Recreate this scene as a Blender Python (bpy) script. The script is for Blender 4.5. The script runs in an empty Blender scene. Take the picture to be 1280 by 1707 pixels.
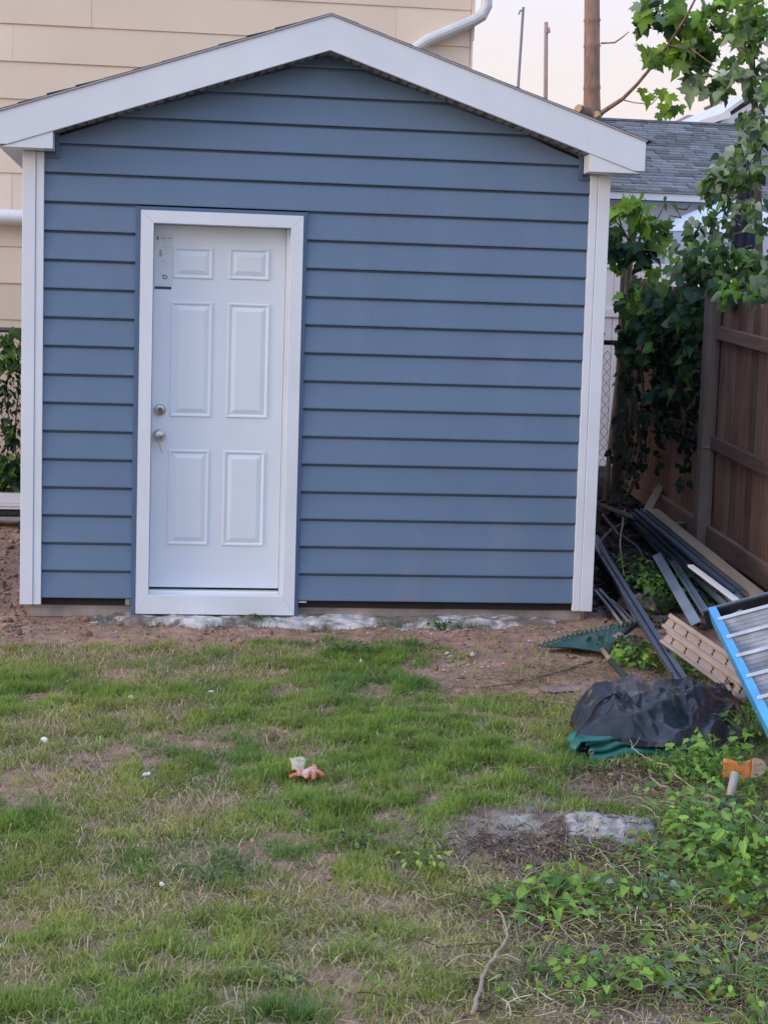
import bpy, math, random
import numpy as np
from mathutils import Vector, Matrix
R = math.radians
random.seed(7); rng = np.random.default_rng(7)
S = bpy.context.scene
COL = S.collection

# ------------------------------------------------------------------ camera, light, exposure
W, H, F = 1280, 1707, 2700.0
CAM_LOC = Vector((0.829, -8.902, 1.552))
PITCH, YAW, ROLL = -0.104755, -0.116003, 0.030089
CAM_ROT = Matrix.Rotation(YAW, 3, 'Z') @ Matrix.Rotation(math.pi/2 + PITCH, 3, 'X') @ Matrix.Rotation(ROLL, 3, 'Z')
cam = bpy.data.objects.new('camera', bpy.data.cameras.new('camera'))
COL.objects.link(cam)
cam.matrix_world = Matrix.Translation(CAM_LOC) @ CAM_ROT.to_4x4()
cam.data.sensor_fit = 'VERTICAL'; cam.data.sensor_height = 24.0
cam.data.lens = F / H * 24.0
cam.data.clip_start = 0.05; cam.data.clip_end = 1500
S.camera = cam

SUN_EL, SUN_AZ = R(16), R(-72)            # low in the west, to the left of the yard, a touch in front of the shed wall
world = bpy.data.worlds.new('World'); S.world = world; world.use_nodes = True
nt = world.node_tree; nt.nodes.clear()
def nd(t, kind, **kw):
    n = t.nodes.new(kind)
    for k, v in kw.items(): setattr(n, k, v)
    return n
wout = nd(nt, 'ShaderNodeOutputWorld')
sky = nd(nt, 'ShaderNodeTexSky'); sky.sky_type = 'NISHITA'; sky.sun_disc = False
sky.sun_elevation = SUN_EL; sky.sun_rotation = R(-108); sky.air_density = 1.2; sky.dust_density = 3.0
b1 = nd(nt, 'ShaderNodeBackground'); b1.inputs['Strength'].default_value = 0.05
nt.links.new(sky.outputs[0], b1.inputs[0])
tc = nd(nt, 'ShaderNodeTexCoord'); sp = nd(nt, 'ShaderNodeSeparateXYZ')
nt.links.new(tc.outputs['Generated'], sp.inputs[0])
rmp = nd(nt, 'ShaderNodeValToRGB')
e = rmp.color_ramp.elements
e[0].position = 0.0; e[0].color = (0.70, 0.565, 0.555, 1)
e[1].position = 0.75; e[1].color = (0.68, 0.90, 1.38, 1)
m = rmp.color_ramp.elements.new(0.16); m.color = (0.73, 0.63, 0.63, 1)
m = rmp.color_ramp.elements.new(0.40); m.color = (0.68, 0.80, 1.12, 1)
nt.links.new(sp.outputs['Z'], rmp.inputs[0])
b2 = nd(nt, 'ShaderNodeBackground'); b2.inputs['Strength'].default_value = 1.0
nt.links.new(rmp.outputs[0], b2.inputs[0])
ad = nd(nt, 'ShaderNodeAddShader'); nt.links.new(b1.outputs[0], ad.inputs[0]); nt.links.new(b2.outputs[0], ad.inputs[1])
nt.links.new(ad.outputs[0], wout.inputs[0])
sun = bpy.data.objects.new('sun', bpy.data.lights.new('sun', 'SUN')); COL.objects.link(sun)
sun.data.energy = 0.85; sun.data.angle = R(18); sun.data.color = (1.0, 0.80, 0.66)
sd = Vector((-math.cos(SUN_EL)*math.sin(R(72)), -math.cos(SUN_EL)*math.cos(R(72)), math.sin(SUN_EL)))
sun.rotation_euler = sd.to_track_quat('Z', 'Y').to_euler()
sun.location = sd*50
S.view_settings.view_transform = 'Standard'; S.view_settings.look = 'None'
S.view_settings.gamma = 1.0; S.view_settings.use_curve_mapping = False
S.view_settings.exposure = 0.15
S.render.engine = 'CYCLES'
S.cycles.max_bounces = 8; S.cycles.transparent_max_bounces = 8

# ------------------------------------------------------------------ noise and terrain (numpy)
_tab = rng.random((64, 64, 8))
def vnoise(x, y, sc, k=0):
    x = np.asarray(x, float)*sc + 17.3*k; y = np.asarray(y, float)*sc + 5.1*k
    xi = np.floor(x).astype(int); yi = np.floor(y).astype(int)
    fx = x - xi; fy = y - yi; fx = fx*fx*(3-2*fx); fy = fy*fy*(3-2*fy)
    t = _tab[:, :, k % 8]
    a = t[xi % 64, yi % 64]; b = t[(xi+1) % 64, yi % 64]; c = t[xi % 64, (yi+1) % 64]; d = t[(xi+1) % 64, (yi+1) % 64]
    return (a*(1-fx)+b*fx)*(1-fy) + (c*(1-fx)+d*fx)*fy
def fbm(x, y, sc, k=0, o=3):
    s = 0; w = 1; t = 0
    for i in range(o):
        s = s + w*vnoise(x, y, sc*2**i, k+i); t += w; w *= .5
    return s/t
def sstep(a, b, x):
    t = np.clip((np.asarray(x, float)-a)/(b-a), 0, 1); return t*t*(3-2*t)
def ell(x, y, cx, cy, rx, ry):
    return np.exp(-(((x-cx)/rx)**2 + ((y-cy)/ry)**2))
def ground_z(x, y):
    x = np.asarray(x, float); y = np.asarray(y, float)
    z = np.where(y < 0, 0.025*np.maximum(y, -40), (0.06+.05*sstep(.2, 1.6, x))*np.minimum(y, 5.0))
    z = z + (vnoise(x, y, 1.3, 3)-.5)*0.035*sstep(60, 20, np.hypot(x, y))
    z = z + 0.05*sstep(.1, -.7, x)*sstep(-.55, .5, y)*sstep(6, 3, y)
    rough = 0.35 + 0.65*soil(x, y)
    z = z + (fbm(x, y, 9, 1)-.5)*0.032*rough*sstep(9, 5, np.hypot(x-1.5, y+1))
    return z
def soil(x, y):
    """bare earth: 1 bare, 0 turf"""
    n = fbm(x, y, 2.6, 2)-.5 + .45*(fbm(x, y, 10, 4)-.5)
    s = sstep(-1.12, -.60, y + n*.75 - .06*sstep(1.4, .2, x))
    s = np.maximum(s, sstep(1.6, 2.2, x + n*.9)*sstep(-2.5, -1.5, y + n*.8)*.95)
    s = np.maximum(s, 1.35*ell(x, y, 2.05, -3.68, .58, .48))
    s = np.maximum(s, 1.25*ell(x, y, 2.5, -3.15, .50, .34))
    s = np.maximum(s, 1.1*ell(x, y, 2.35, -3.9, .5, .35))
    s = np.maximum(s, sstep(1.55, 1.95, x + n*.7)*sstep(-4.0, -4.25, y + n*.6)*.8)
    s = np.maximum(s, sstep(2.0, 2.35, x + n*.5)*sstep(-2.3, -2.7, y)*.75)
    s = np.maximum(s, .80*sstep(.54, .66, fbm(x, y, 2.1, 5)+.35*(fbm(x, y, 12, 6)-.5)))
    return np.clip(s, 0, 1)
def gz(x, y): return float(ground_z(x, y))

def ray(px, py):
    return CAM_ROT @ Vector(((px-W/2)/F, -(py-H/2)/F, -1.0))
def at(px, py, Y):
    d = ray(px, py); t = (Y-CAM_LOC.y)/d.y
    return CAM_LOC + d*t
def on_ground(px, py, h=0.0):
    d = ray(px, py); lo = 2.0; t = lo
    while t < 40:
        p = CAM_LOC + d*t
        if p.z <= gz(p.x, p.y)+h: break
        t += .05
    a, b = t-.05, t
    for _ in range(12):
        c = (a+b)/2; p = CAM_LOC + d*c
        if p.z <= gz(p.x, p.y)+h: b = c
        else: a = c
    return CAM_LOC + d*b

# ------------------------------------------------------------------ materials
def new_mat(name):
    m = bpy.data.materials.new(name); m.use_nodes = True
    t = m.node_tree; bs = t.nodes['Principled BSDF']
    return m, t, bs
def ramp(t, src, stops):
    r = nd(t, 'ShaderNodeValToRGB'); el = r.color_ramp.elements
    el[0].position, el[0].color = stops[0][0], (*stops[0][1], 1)
    el[1].position, el[1].color = stops[-1][0], (*stops[-1][1], 1)
    for p, c in stops[1:-1]:
        q = el.new(p); q.color = (*c, 1)
    t.links.new(src, r.inputs[0]); return r.outputs[0]
def coords(t, scale=(1, 1, 1), per_object=False):
    tc = nd(t, 'ShaderNodeTexCoord'); mp = nd(t, 'ShaderNodeMapping'); mp.inputs['Scale'].default_value = scale
    t.links.new(tc.outputs['Object'], mp.inputs[0])
    if per_object:
        oi = nd(t, 'ShaderNodeObjectInfo'); ml = nd(t, 'ShaderNodeMath', operation='MULTIPLY'); ml.inputs[1].default_value = 37.0
        t.links.new(oi.outputs['Random'], ml.inputs[0]); t.links.new(ml.outputs[0], mp.inputs['Location'])
    return mp.outputs[0]
def noise(t, vec, sc, det=4, rough=.55):
    n = nd(t, 'ShaderNodeTexNoise'); n.inputs['Scale'].default_value = sc; n.inputs['Detail'].default_value = det; n.inputs['Roughness'].default_value = rough
    t.links.new(vec, n.inputs['Vector']); return n.outputs[0]
def bump(t, bs, h, strength, dist):
    b = nd(t, 'ShaderNodeBump'); b.inputs['Strength'].default_value = strength; b.inputs['Distance'].default_value = dist
    t.links.new(h, b.inputs['Height']); t.links.new(b.outputs[0], bs.inputs['Normal'])
def mat_plain(name, c, rough=.5, var=.08, sc=3.0, metal=0, bmp=0, spec=.5, stretch=(1, 1, 1), per_object=False, grain=None):
    m, t, bs = new_mat(name)
    v = coords(t, stretch, per_object)
    n = noise(t, v, sc, 5)
    lo = tuple(x*(1-var) for x in c); hi = tuple(min(1, x*(1+var)) for x in c)
    t.links.new(ramp(t, n, [(.3, lo), (.7, hi)]), bs.inputs['Base Color'])
    bs.inputs['Roughness'].default_value = rough; bs.inputs['Metallic'].default_value = metal
    bs.inputs['Specular IOR Level'].default_value = spec
    if bmp:
        n2 = noise(t, v, (grain or sc*12), 3); bump(t, bs, n2, bmp, .002)
    return m
def mat_wood(name, dark, light, axis='z', rough=.8, sc=1.0):
    m, t, bs = new_mat(name)
    st = {'x': (1.2, 22, 22), 'y': (22, 1.2, 22), 'z': (22, 22, 1.2)}[axis]
    v = coords(t, tuple(s*sc for s in st), True)
    n = noise(t, v, 1.6, 6, .65); v2 = coords(t, (1, 1, 1), True); n2 = noise(t, v2, 2.2, 3)
    mx = nd(t, 'ShaderNodeMath', operation='ADD'); t.links.new(n, mx.inputs[0]); t.links.new(n2, mx.inputs[1])
    hf = nd(t, 'ShaderNodeMath', operation='MULTIPLY'); hf.inputs[1].default_value = .5; t.links.new(mx.outputs[0], hf.inputs[0])
    c = ramp(t, hf.outputs[0], [(.32, dark), (.5, tuple((a+b)/2 for a, b in zip(dark, light))), (.68, light)])
    oi = nd(t, 'ShaderNodeObjectInfo'); hs = nd(t, 'ShaderNodeHueSaturation')
    mr = nd(t, 'ShaderNodeMapRange'); mr.inputs[3].default_value = .62; mr.inputs[4].default_value = 1.32
    t.links.new(oi.outputs['Random'], mr.inputs[0]); t.links.new(mr.outputs[0], hs.inputs['Value']); t.links.new(c, hs.inputs['Color'])
    t.links.new(hs.outputs[0], bs.inputs['Base Color']); bs.inputs['Roughness'].default_value = rough
    bs.inputs['Specular IOR Level'].default_value = .25
    bump(t, bs, n, .5, .003)
    return m
def mat_leaf(name, trans=.35, gloss=.45, tint=(1, 1, 1)):
    m, t, bs = new_mat(name)
    at_ = nd(t, 'ShaderNodeAttribute'); at_.attribute_name = 'Col'
    oi = nd(t, 'ShaderNodeObjectInfo'); hs = nd(t, 'ShaderNodeHueSaturation')
    mr = nd(t, 'ShaderNodeMapRange'); mr.inputs[3].default_value = .75; mr.inputs[4].default_value = 1.3
    t.links.new(oi.outputs['Random'], mr.inputs[0]); t.links.new(mr.outputs[0], hs.inputs['Value'])
    t.links.new(at_.outputs['Color'], hs.inputs['Color'])
    t.links.new(hs.outputs[0], bs.inputs['Base Color']); bs.inputs['Roughness'].default_value = gloss; bs.inputs['Specular IOR Level'].default_value = .25
    tr = nd(t, 'ShaderNodeBsdfTranslucent')
    hs2 = nd(t, 'ShaderNodeHueSaturation'); hs2.inputs['Hue'].default_value = .485; hs2.inputs['Saturation'].default_value = 1.1; hs2.inputs['Value'].default_value = 1.5
    t.links.new(hs.outputs[0], hs2.inputs['Color']); t.links.new(hs2.outputs[0], tr.inputs[0])
    mx = nd(t, 'ShaderNodeMixShader'); mx.inputs[0].default_value = trans
    t.links.new(bs.outputs[0], mx.inputs[1]); t.links.new(tr.outputs[0], mx.inputs[2])
    t.links.new(mx.outputs[0], t.nodes['Material Output'].inputs[0])
    return m
def mat_attr(name, rough=.9, bmp=0, sc=60):
    m, t, bs = new_mat(name)
    at_ = nd(t, 'ShaderNodeAttribute'); at_.attribute_name = 'Col'
    v = coords(t); n = noise(t, v, sc, 3)
    mr = nd(t, 'ShaderNodeMapRange'); mr.inputs[3].default_value = .6; mr.inputs[4].default_value = 1.4
    t.links.new(n, mr.inputs[0]); hs = nd(t, 'ShaderNodeHueSaturation'); t.links.new(mr.outputs[0], hs.inputs['Value']); t.links.new(at_.outputs['Color'], hs.inputs['Color'])
    t.links.new(hs.outputs[0], bs.inputs['Base Color']); bs.inputs['Roughness'].default_value = rough; bs.inputs['Specular IOR Level'].default_value = .15
    if bmp: bump(t, bs, n, bmp, .01)
    return m

# vinyl with rain streaks / dust near the foot
def mat_vinyl(name, c, rough=.42, dust=.25):
    m, t, bs = new_mat(name)
    v = coords(t, (1, 1, 1)); n = noise(t, v, 2.0, 5)
    v2 = coords(t, (9, 9, 70)); n2 = noise(t, v2, 3.0, 4)
    lo = tuple(x*.93 for x in c); hi = tuple(min(1, x*1.06) for x in c)
    col = ramp(t, n, [(.3, lo), (.7, hi)])
    v3 = coords(t, (1.3, 1.3, .5)); n3 = noise(t, v3, 2.4, 6, .6)
    msk = ramp(t, n3, [(.52, (0, 0, 0)), (.75, (dust, dust, dust))])
    mx = nd(t, 'ShaderNodeMix', data_type='RGBA'); mx.inputs[7].default_value = (.42, .38, .35, 1)
    t.links.new(msk, mx.inputs[0]); t.links.new(col, mx.inputs[6])
    t.links.new(mx.outputs[2], bs.inputs['Base Color']); bs.inputs['Roughness'].default_value = rough
    bump(t, bs, n2, .12, .001)
    return m
M = {}
M['blue'] = mat_vinyl('blue_vinyl', (.118, .192, .302), .5, .08)
t_b = M['blue'].node_tree; bs_b = t_b.nodes['Principled BSDF']; lk = bs_b.inputs['Base Color'].links[0].from_socket
tcb = nd(t_b, 'ShaderNodeTexCoord'); spb = nd(t_b, 'ShaderNodeSeparateXYZ'); t_b.links.new(tcb.outputs['Object'], spb.inputs[0])
mrb = nd(t_b, 'ShaderNodeMapRange'); mrb.inputs[1].default_value = .75; mrb.inputs[2].default_value = .08; mrb.inputs[3].default_value = 0; mrb.inputs[4].default_value = 1
t_b.links.new(spb.outputs['Z'], mrb.inputs[0]); vb = coords(t_b, (1, 1, 1)); nb = noise(t_b, vb, 26, 6, .7); nb2 = noise(t_b, vb, 3, 3)
mb1 = nd(t_b, 'ShaderNodeMath', operation='MULTIPLY'); t_b.links.new(nb, mb1.inputs[0]); t_b.links.new(nb2, mb1.inputs[1])
mb2 = ramp(t_b, mb1.outputs[0], [(.24, (0, 0, 0)), (.44, (.30, .30, .30))]); mb3 = nd(t_b, 'ShaderNodeMath', operation='MULTIPLY'); t_b.links.new(mb2, mb3.inputs[0]); t_b.links.new(mrb.outputs[0], mb3.inputs[1])
mxb = nd(t_b, 'ShaderNodeMix', data_type='RGBA'); mxb.inputs[7].default_value = (.23, .185, .16, 1); t_b.links.new(mb3.outputs[0], mxb.inputs[0]); t_b.links.new(lk, mxb.inputs[6]); t_b.links.new(mxb.outputs[2], bs_b.inputs['Base Color'])
M['blue_trim'] = mat_plain('blue_trim', (.080, .140, .250), .45)
M['white'] = mat_vinyl('white_vinyl', (.72, .765, .835), .38, .06)
M['white_door'] = mat_plain('white_door', (.69, .755, .84), .42, .03, 1.5, bmp=.05)
M['white_metal'] = mat_plain('white_metal', (.80, .80, .80), .35, .05)
M['drip_grey'] = mat_plain('drip_edge_metal', (.36, .37, .40), .45, .1)
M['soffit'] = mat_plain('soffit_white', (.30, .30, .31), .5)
M['black_hole'] = mat_plain('dark_void', (.012, .012, .014), .9)
M['dark_wood'] = mat_plain('dark_sill', (.025, .022, .022), .9)
M['concrete'] = mat_plain('concrete', (.30, .26, .24), .95, .35, 6, bmp=.6)
M['pale_concrete'] = mat_plain('pale_concrete', (.36, .33, .32), .95, .7, 14, bmp=1.0, grain=60)
M['shingle'] = mat_plain('grey_shingle', (.155, .16, .185), .95, .35, 14, bmp=.5, per_object=True)
M['shingle_dark'] = mat_plain('dark_shingle', (.06, .06, .065), .95, .3, 20, bmp=.5)
M['nickel'] = mat_plain('brushed_nickel', (.50, .49, .48), .28, .05, 8, metal=1)
M['nickel_dark'] = mat_plain('dark_nickel', (.16, .16, .17), .4, .05, 8, metal=1)
M['paper'] = mat_plain('sticker_paper', (.60, .66, .715), .35, .03)
M['ink'] = mat_plain('ink', (.05, .06, .09), .6)
M['ink_pale'] = mat_plain('pale_ink', (.33, .37, .41), .6)
def mat_beige():
    m, t, bs = new_mat('beige_shingle_siding')
    v = coords(t, (1, 1, 1), True); n = noise(t, v, 1.4, 5)
    vg = coords(t, (60, 60, 2.5), True); ng = noise(t, vg, 1.0, 3)
    c = ramp(t, n, [(.3, (.76, .635, .505)), (.7, (.83, .70, .565))])
    oi = nd(t, 'ShaderNodeObjectInfo'); hs = nd(t, 'ShaderNodeHueSaturation')
    mr = nd(t, 'ShaderNodeMapRange'); mr.inputs[3].default_value = .95; mr.inputs[4].default_value = 1.04
    t.links.new(oi.outputs['Random'], mr.inputs[0]); t.links.new(mr.outputs[0], hs.inputs['Value']); t.links.new(c, hs.inputs['Color'])
    t.links.new(hs.outputs[0], bs.inputs['Base Color']); bs.inputs['Roughness'].default_value = .8
    bump(t, bs, ng, .25, .002)
    return m
M['beige'] = mat_beige()
M['beige_dark'] = mat_plain('beige_backing', (.30, .23, .18), .9)
M['galv'] = mat_plain('painted_downspout', (.66, .67, .68), .42, .12, 5)
M['pvc'] = mat_plain('white_pipe', (.80, .79, .82), .3, .04)
M['vinyl_fence'] = mat_plain('vinyl_fence', (.80, .76, .75), .4, .05)
M['chain'] = mat_plain('chain_wire', (.06, .06, .065), .5, .1, metal=.3)
M['fence_wood'] = mat_wood('weathered_fence_wood', (.135, .074, .055), (.40, .235, .17), 'z')
M['rail_wood'] = mat_wood('weathered_rail_wood', (.12, .074, .058), (.29, .185, .145), 'y')
M['post_wood'] = mat_wood('grey_post_wood', (.085, .068, .060), (.21, .17, .15), 'z')
M['old_wood'] = mat_wood('old_plank_wood', (.22, .165, .12), (.46, .36, .27), 'x')
M['board_wood'] = mat_wood('grey_board', (.10, .085, .075), (.26, .22, .19), 'x')
M['tan'] = mat_plain('tan_plastic', (.34, .265, .225), .6, .18, 6, bmp=.2)
M['navy_metal'] = mat_plain('navy_metal', (.055, .075, .115), .32, .25, 5, metal=.0, spec=.7)
M['slate_metal'] = mat_plain('slate_metal', (.20, .265, .335), .32, .2, 5, spec=.7)
M['grey_metal'] = mat_plain('grey_metal', (.33, .34, .36), .4, .2, 8, metal=.4)
M['rubber_green'] = mat_plain('green_plastic', (.022, .085, .075), .45, .3, 9)
M['green_sleeve'] = mat_plain('green_sleeve', (.030, .045, .032), .7, .3, 9)
M['handle_wood'] = mat_wood('handle_wood', (.30, .20, .13), (.50, .37, .27), 'x')
M['ladder_blue'] = mat_plain('ladder_blue', (.075, .36, .70), .4, .12, 7)
M['aluminium'] = mat_plain('aluminium', (.30, .30, .32), .55, .45, 9, metal=.3)
M['bright_alu'] = mat_plain('bright_aluminium', (.50, .51, .54), .4, .25, 9, metal=.35)
M['slab'] = mat_plain('brown_slab', (.26, .19, .16), .95, .3, 11, bmp=1.0, grain=50)
M['black_plastic'] = mat_plain('black_plastic', (.018, .019, .023), .4, .2, 9)
M['cap_lit_grey'] = mat_plain('cap_lit_edge', (.10, .12, .15), .4, .2, 9)
def mat_tarp():
    m, t, bs = new_mat('black_tarp')
    v = coords(t); n = noise(t, v, 7, 6, .6); n2 = noise(t, v, 2.4, 3)
    c = ramp(t, n, [(.35, (.010, .010, .014)), (.50, (.020, .020, .027)), (.74, (.055, .053, .062))])
    msk = ramp(t, n2, [(.58, (0, 0, 0)), (.66, (.5, .5, .5))])
    mx = nd(t, 'ShaderNodeMix', data_type='RGBA'); mx.inputs[7].default_value = (.24, .19, .17, 1)
    t.links.new(msk, mx.inputs[0]); t.links.new(c, mx.inputs[6]); t.links.new(mx.outputs[2], bs.inputs['Base Color'])
    bs.inputs['Roughness'].default_value = .30; bs.inputs['Specular IOR Level'].default_value = .5
    vw = coords(t, (1, 1.3, 1)); vo = nd(t, 'ShaderNodeTexVoronoi'); vo.feature = 'DISTANCE_TO_EDGE'; vo.inputs['Scale'].default_value = 7.5
    dn = nd(t, 'ShaderNodeTexNoise'); dn.inputs['Scale'].default_value = 4; t.links.new(vw, dn.inputs['Vector']); va = nd(t, 'ShaderNodeVectorMath', operation='MULTIPLY_ADD'); va.inputs[1].default_value = (.22, .22, .22)
    t.links.new(dn.outputs['Color'], va.inputs[0]); t.links.new(vw, va.inputs[2]); t.links.new(va.outputs[0], vo.inputs['Vector'])
    bump(t, bs, vo.outputs['Distance'], .32, .05)
    return m
M['tarp'] = mat_tarp()
M['tarp_green'] = mat_plain('green_tarp', (.012, .135, .105), .42, .25, 9)
M['bark'] = mat_plain('bark', (.31, .20, .16), .95, .35, 6, bmp=1.0, stretch=(3, 3, 1), grain=22)
M['cut_wood'] = mat_plain('cut_wood', (.50, .34, .20), .9, .2, 20)
M['twig'] = mat_plain('twig_bark', (.15, .11, .085), .9, .3, 12)
M['twig_pale'] = mat_plain('pale_twig', (.34, .26, .19), .9, .3, 12)
M['vine_stem'] = mat_plain('vine_stem', (.13, .105, .085), .95, .3, 10, bmp=.6)
M['leaf'] = mat_leaf('leaf')
M['grass'] = mat_leaf('grass_blade', .30, .6)
M['straw'] = mat_attr('straw_stem', .8)
M['clod'] = mat_attr('clod', .95, .4, 40)
M['navy_cloth'] = mat_plain('navy_cloth', (.022, .026, .058), .9, .25, 6)
M['pole_metal'] = mat_plain('pole_metal', (.20, .20, .21), .6)
M['hazy_pole_wood'] = mat_plain('hazy_pole_wood', (.34, .27, .25), .9)  # wood tone lightened so that distance haze sits in the colour
M['canopy_white'] = mat_plain('canopy_white', (.80, .82, .84), .6)
M['canopy_grey'] = mat_plain('canopy_side', (.60, .66, .74), .6)
M['garage_wall'] = mat_plain('garage_wall', (.62, .65, .68), .7, .06)
M['brown_roof'] = mat_plain('brown_roof', (.26, .20, .18), .9)
M['brick_red'] = mat_plain('chimney_brick', (.22, .13, .11), .95, .3, 30)
M['clay'] = mat_plain('clay_pot', (.55, .36, .22), .8)
M['orange'] = mat_plain('orange_plastic', (.62, .20, .045), .6, .45, 16, bmp=.4)
M['pale_dirty'] = mat_plain('pale_dirty', (.42, .31, .22), .7, .2, 20)
M['mallet_handle'] = mat_plain('mallet_handle', (.42, .36, .32), .6, .2, 20)
M['stone'] = mat_plain('stone', (.27, .235, .225), .95, .65, 11, bmp=1.0, grain=50)
M['leaf_dead'] = mat_plain('dead_leaf', (.20, .14, .10), .9, .3, 20)
M['leaf_orange'] = mat_plain('rusty_leaf', (.42, .20, .13), .8, .3, 20)
M['paper_white'] = mat_plain('paper_scrap', (.72, .72, .70), .7)
M['lump'] = mat_plain('tan_lump', (.34, .24, .15), .9, .3, 30)
def mat_glove():
    m, t, bs = new_mat('glove_cloth')
    tc_ = nd(t, 'ShaderNodeTexCoord'); ln = nd(t, 'ShaderNodeVectorMath', operation='LENGTH')
    t.links.new(tc_.outputs['Object'], ln.inputs[0])
    v = coords(t); n = noise(t, v, 40, 4)
    a = nd(t, 'ShaderNodeMath', operation='MULTIPLY_ADD'); a.inputs[1].default_value = .11; t.links.new(n, a.inputs[0]); t.links.new(ln.outputs['Value'], a.inputs[2])
    c = ramp(t, a.outputs[0], [(.066, (.58, .50, .47)), (.088, (.54, .36, .30)), (.104, (.58, .16, .09))])
    t.links.new(c, bs.inputs['Base Color']); bs.inputs['Roughness'].default_value = .85
    return m
M['glove'] = mat_glove()
M['glove_cuff'] = mat_plain('glove_cuff', (.48, .44, .30), .9, .3, 60)

# ------------------------------------------------------------------ mesh helpers
ORIGIN = {}
class Mesh:
    def __init__(s): s.v = []; s.f = []; s.mi = []; s.cur = 0
    def add(s, vs, fs):
        o = len(s.v); s.v += [tuple(p) for p in vs]
        s.f += [tuple(i+o for i in f) for f in fs]; s.mi += [s.cur]*len(fs); return s
    def box(s, x0, x1, y0, y1, z0, z1):
        vs = [(x, y, z) for z in (z0, z1) for y in (y0, y1) for x in (x0, x1)]
        return s.add(vs, [(0, 2, 3, 1), (4, 5, 7, 6), (0, 1, 5, 4), (2, 6, 7, 3), (0, 4, 6, 2), (1, 3, 7, 5)])
    def obox(s, c, ax, ay, az, hx, hy, hz):
        c = Vector(c); ax, ay, az = Vector(ax)*hx, Vector(ay)*hy, Vector(az)*hz
        vs = [c + ax*i + ay*j + az*k for k in (-1, 1) for j in (-1, 1) for i in (-1, 1)]
        return s.add(vs, [(0, 2, 3, 1), (4, 5, 7, 6), (0, 1, 5, 4), (2, 6, 7, 3), (0, 4, 6, 2), (1, 3, 7, 5)])
    def prism(s, front, back):
        n = len(front); vs = list(front)+list(back)
        fs = [tuple(range(n)), tuple(range(2*n-1, n-1, -1))] + [((i+1) % n, i, n+i, n+(i+1) % n) for i in range(n)]
        return s.add(vs, fs)
    def tube(s, pts, rad, n=8, cap=True):
        pts = [Vector(p) for p in pts]
        if not hasattr(rad, '__len__'): rad = [rad]*len(pts)
        t0 = (pts[1]-pts[0]).normalized()
        u = t0.cross(Vector((0, 0, 1)) if abs(t0.z) < .9 else Vector((1, 0, 0))).normalized()
        rings = []; vs = []
        for i, p in enumerate(pts):
            a = pts[max(i-1, 0)]; b = pts[min(i+1, len(pts)-1)]; t = (b-a).normalized()
            u = (u - t*u.dot(t)).normalized(); w = t.cross(u)
            for k in range(n):
                an = 2*math.pi*k/n; vs.append(p + (u*math.cos(an)+w*math.sin(an))*rad[i])
        fs = []
        for i in range(len(pts)-1):
            for k in range(n):
                a = i*n+k; b = i*n+(k+1) % n; fs.append((a, b, b+n, a+n))
        if cap: fs += [tuple(range(n-1, -1, -1)), tuple((len(pts)-1)*n+k for k in range(n))]
        return s.add(vs, fs)
    def lathe(s, c, axis, prof, n=20):
        pts = [Vector(c)+Vector(axis)*h for h, r in prof]
        return s.tube_fixed(pts, [max(r, 1e-4) for h, r in prof], Vector(axis), n)
    def tube_fixed(s, pts, rad, ax, n):
        u = ax.cross(Vector((0, 0, 1)) if abs(ax.z) < .9 else Vector((1, 0, 0))).normalized(); w = ax.cross(u)
        vs = [p+(u*math.cos(2*math.pi*k/n)+w*math.sin(2*math.pi*k/n))*r for p, r in zip(pts, rad) for k in range(n)]
        fs = [(i*n+k, i*n+(k+1) % n, (i+1)*n+(k+1) % n, (i+1)*n+k) for i in range(len(pts)-1) for k in range(n)]
        fs += [tuple(range(n-1, -1, -1)), tuple((len(pts)-1)*n+k for k in range(n))]
        return s.add(vs, fs)
    def blob(s, c, r, seed=0, amp=.3, n=10, flat=1.0):
        rs = np.random.default_rng(seed); ph = rs.random(6)*6.28; vs = []; c = Vector(c)
        if not hasattr(r, '__len__'): r = (r, r, r)
        for i in range(n+1):
            th = math.pi*i/n
            for k in range(2*n):
                p = math.pi*k/n; d = Vector((math.sin(th)*math.cos(p), math.sin(th)*math.sin(p), math.cos(th)))
                w = 1+amp*(.5*math.sin(3*d.x+ph[0]+2*d.y)+.35*math.sin(5*d.y+ph[1]+3*d.z)+.3*math.sin(7*d.z+ph[2]+6*d.x)+.2*math.sin(11*d.x+ph[3])*math.sin(9*d.y+ph[4]))
                vs.append(c+Vector((d.x*r[0]*w, d.y*r[1]*w, d.z*r[2]*w)))
        m = 2*n
        fs = [(i*m+k, (i+1)*m+k, (i+1)*m+(k+1) % m, i*m+(k+1) % m) for i in range(n) for k in range(m)]
        return s.add(vs, fs)
    def build(s, name, mats, parent=None, smooth=False, bevel=0, loc=None, autosmooth=None):
        off = ORIGIN.get(parent.name, Vector()) if parent else Vector(loc or (0, 0, 0))
        me = bpy.data.meshes.new(name)
        me.from_pydata([tuple(Vector(p)-off) for p in s.v], [], s.f); me.validate()
        if not isinstance(mats, (list, tuple)): mats = [mats]
        for k in mats: me.materials.append(M[k] if isinstance(k, str) else k)
        if len(mats) > 1: me.polygons.foreach_set('material_index', s.mi)
        if smooth: me.polygons.foreach_set('use_smooth', [True]*len(me.polygons))
        o = bpy.data.objects.new(name, me); COL.objects.link(o)
        if parent: o.parent = parent; ORIGIN[o.name] = off
        else: o.location = off; ORIGIN[o.name] = off
        if bevel:
            b = o.modifiers.new('bevel', 'BEVEL'); b.width = bevel; b.segments = 2; b.limit_method = 'ANGLE'
        return o
def tag(o, label=None, cat=None, group=None, kind=None):
    if label: o['label'] = label
    if cat: o['category'] = cat
    if group: o['group'] = group
    if kind: o['kind'] = kind
    return o
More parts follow.
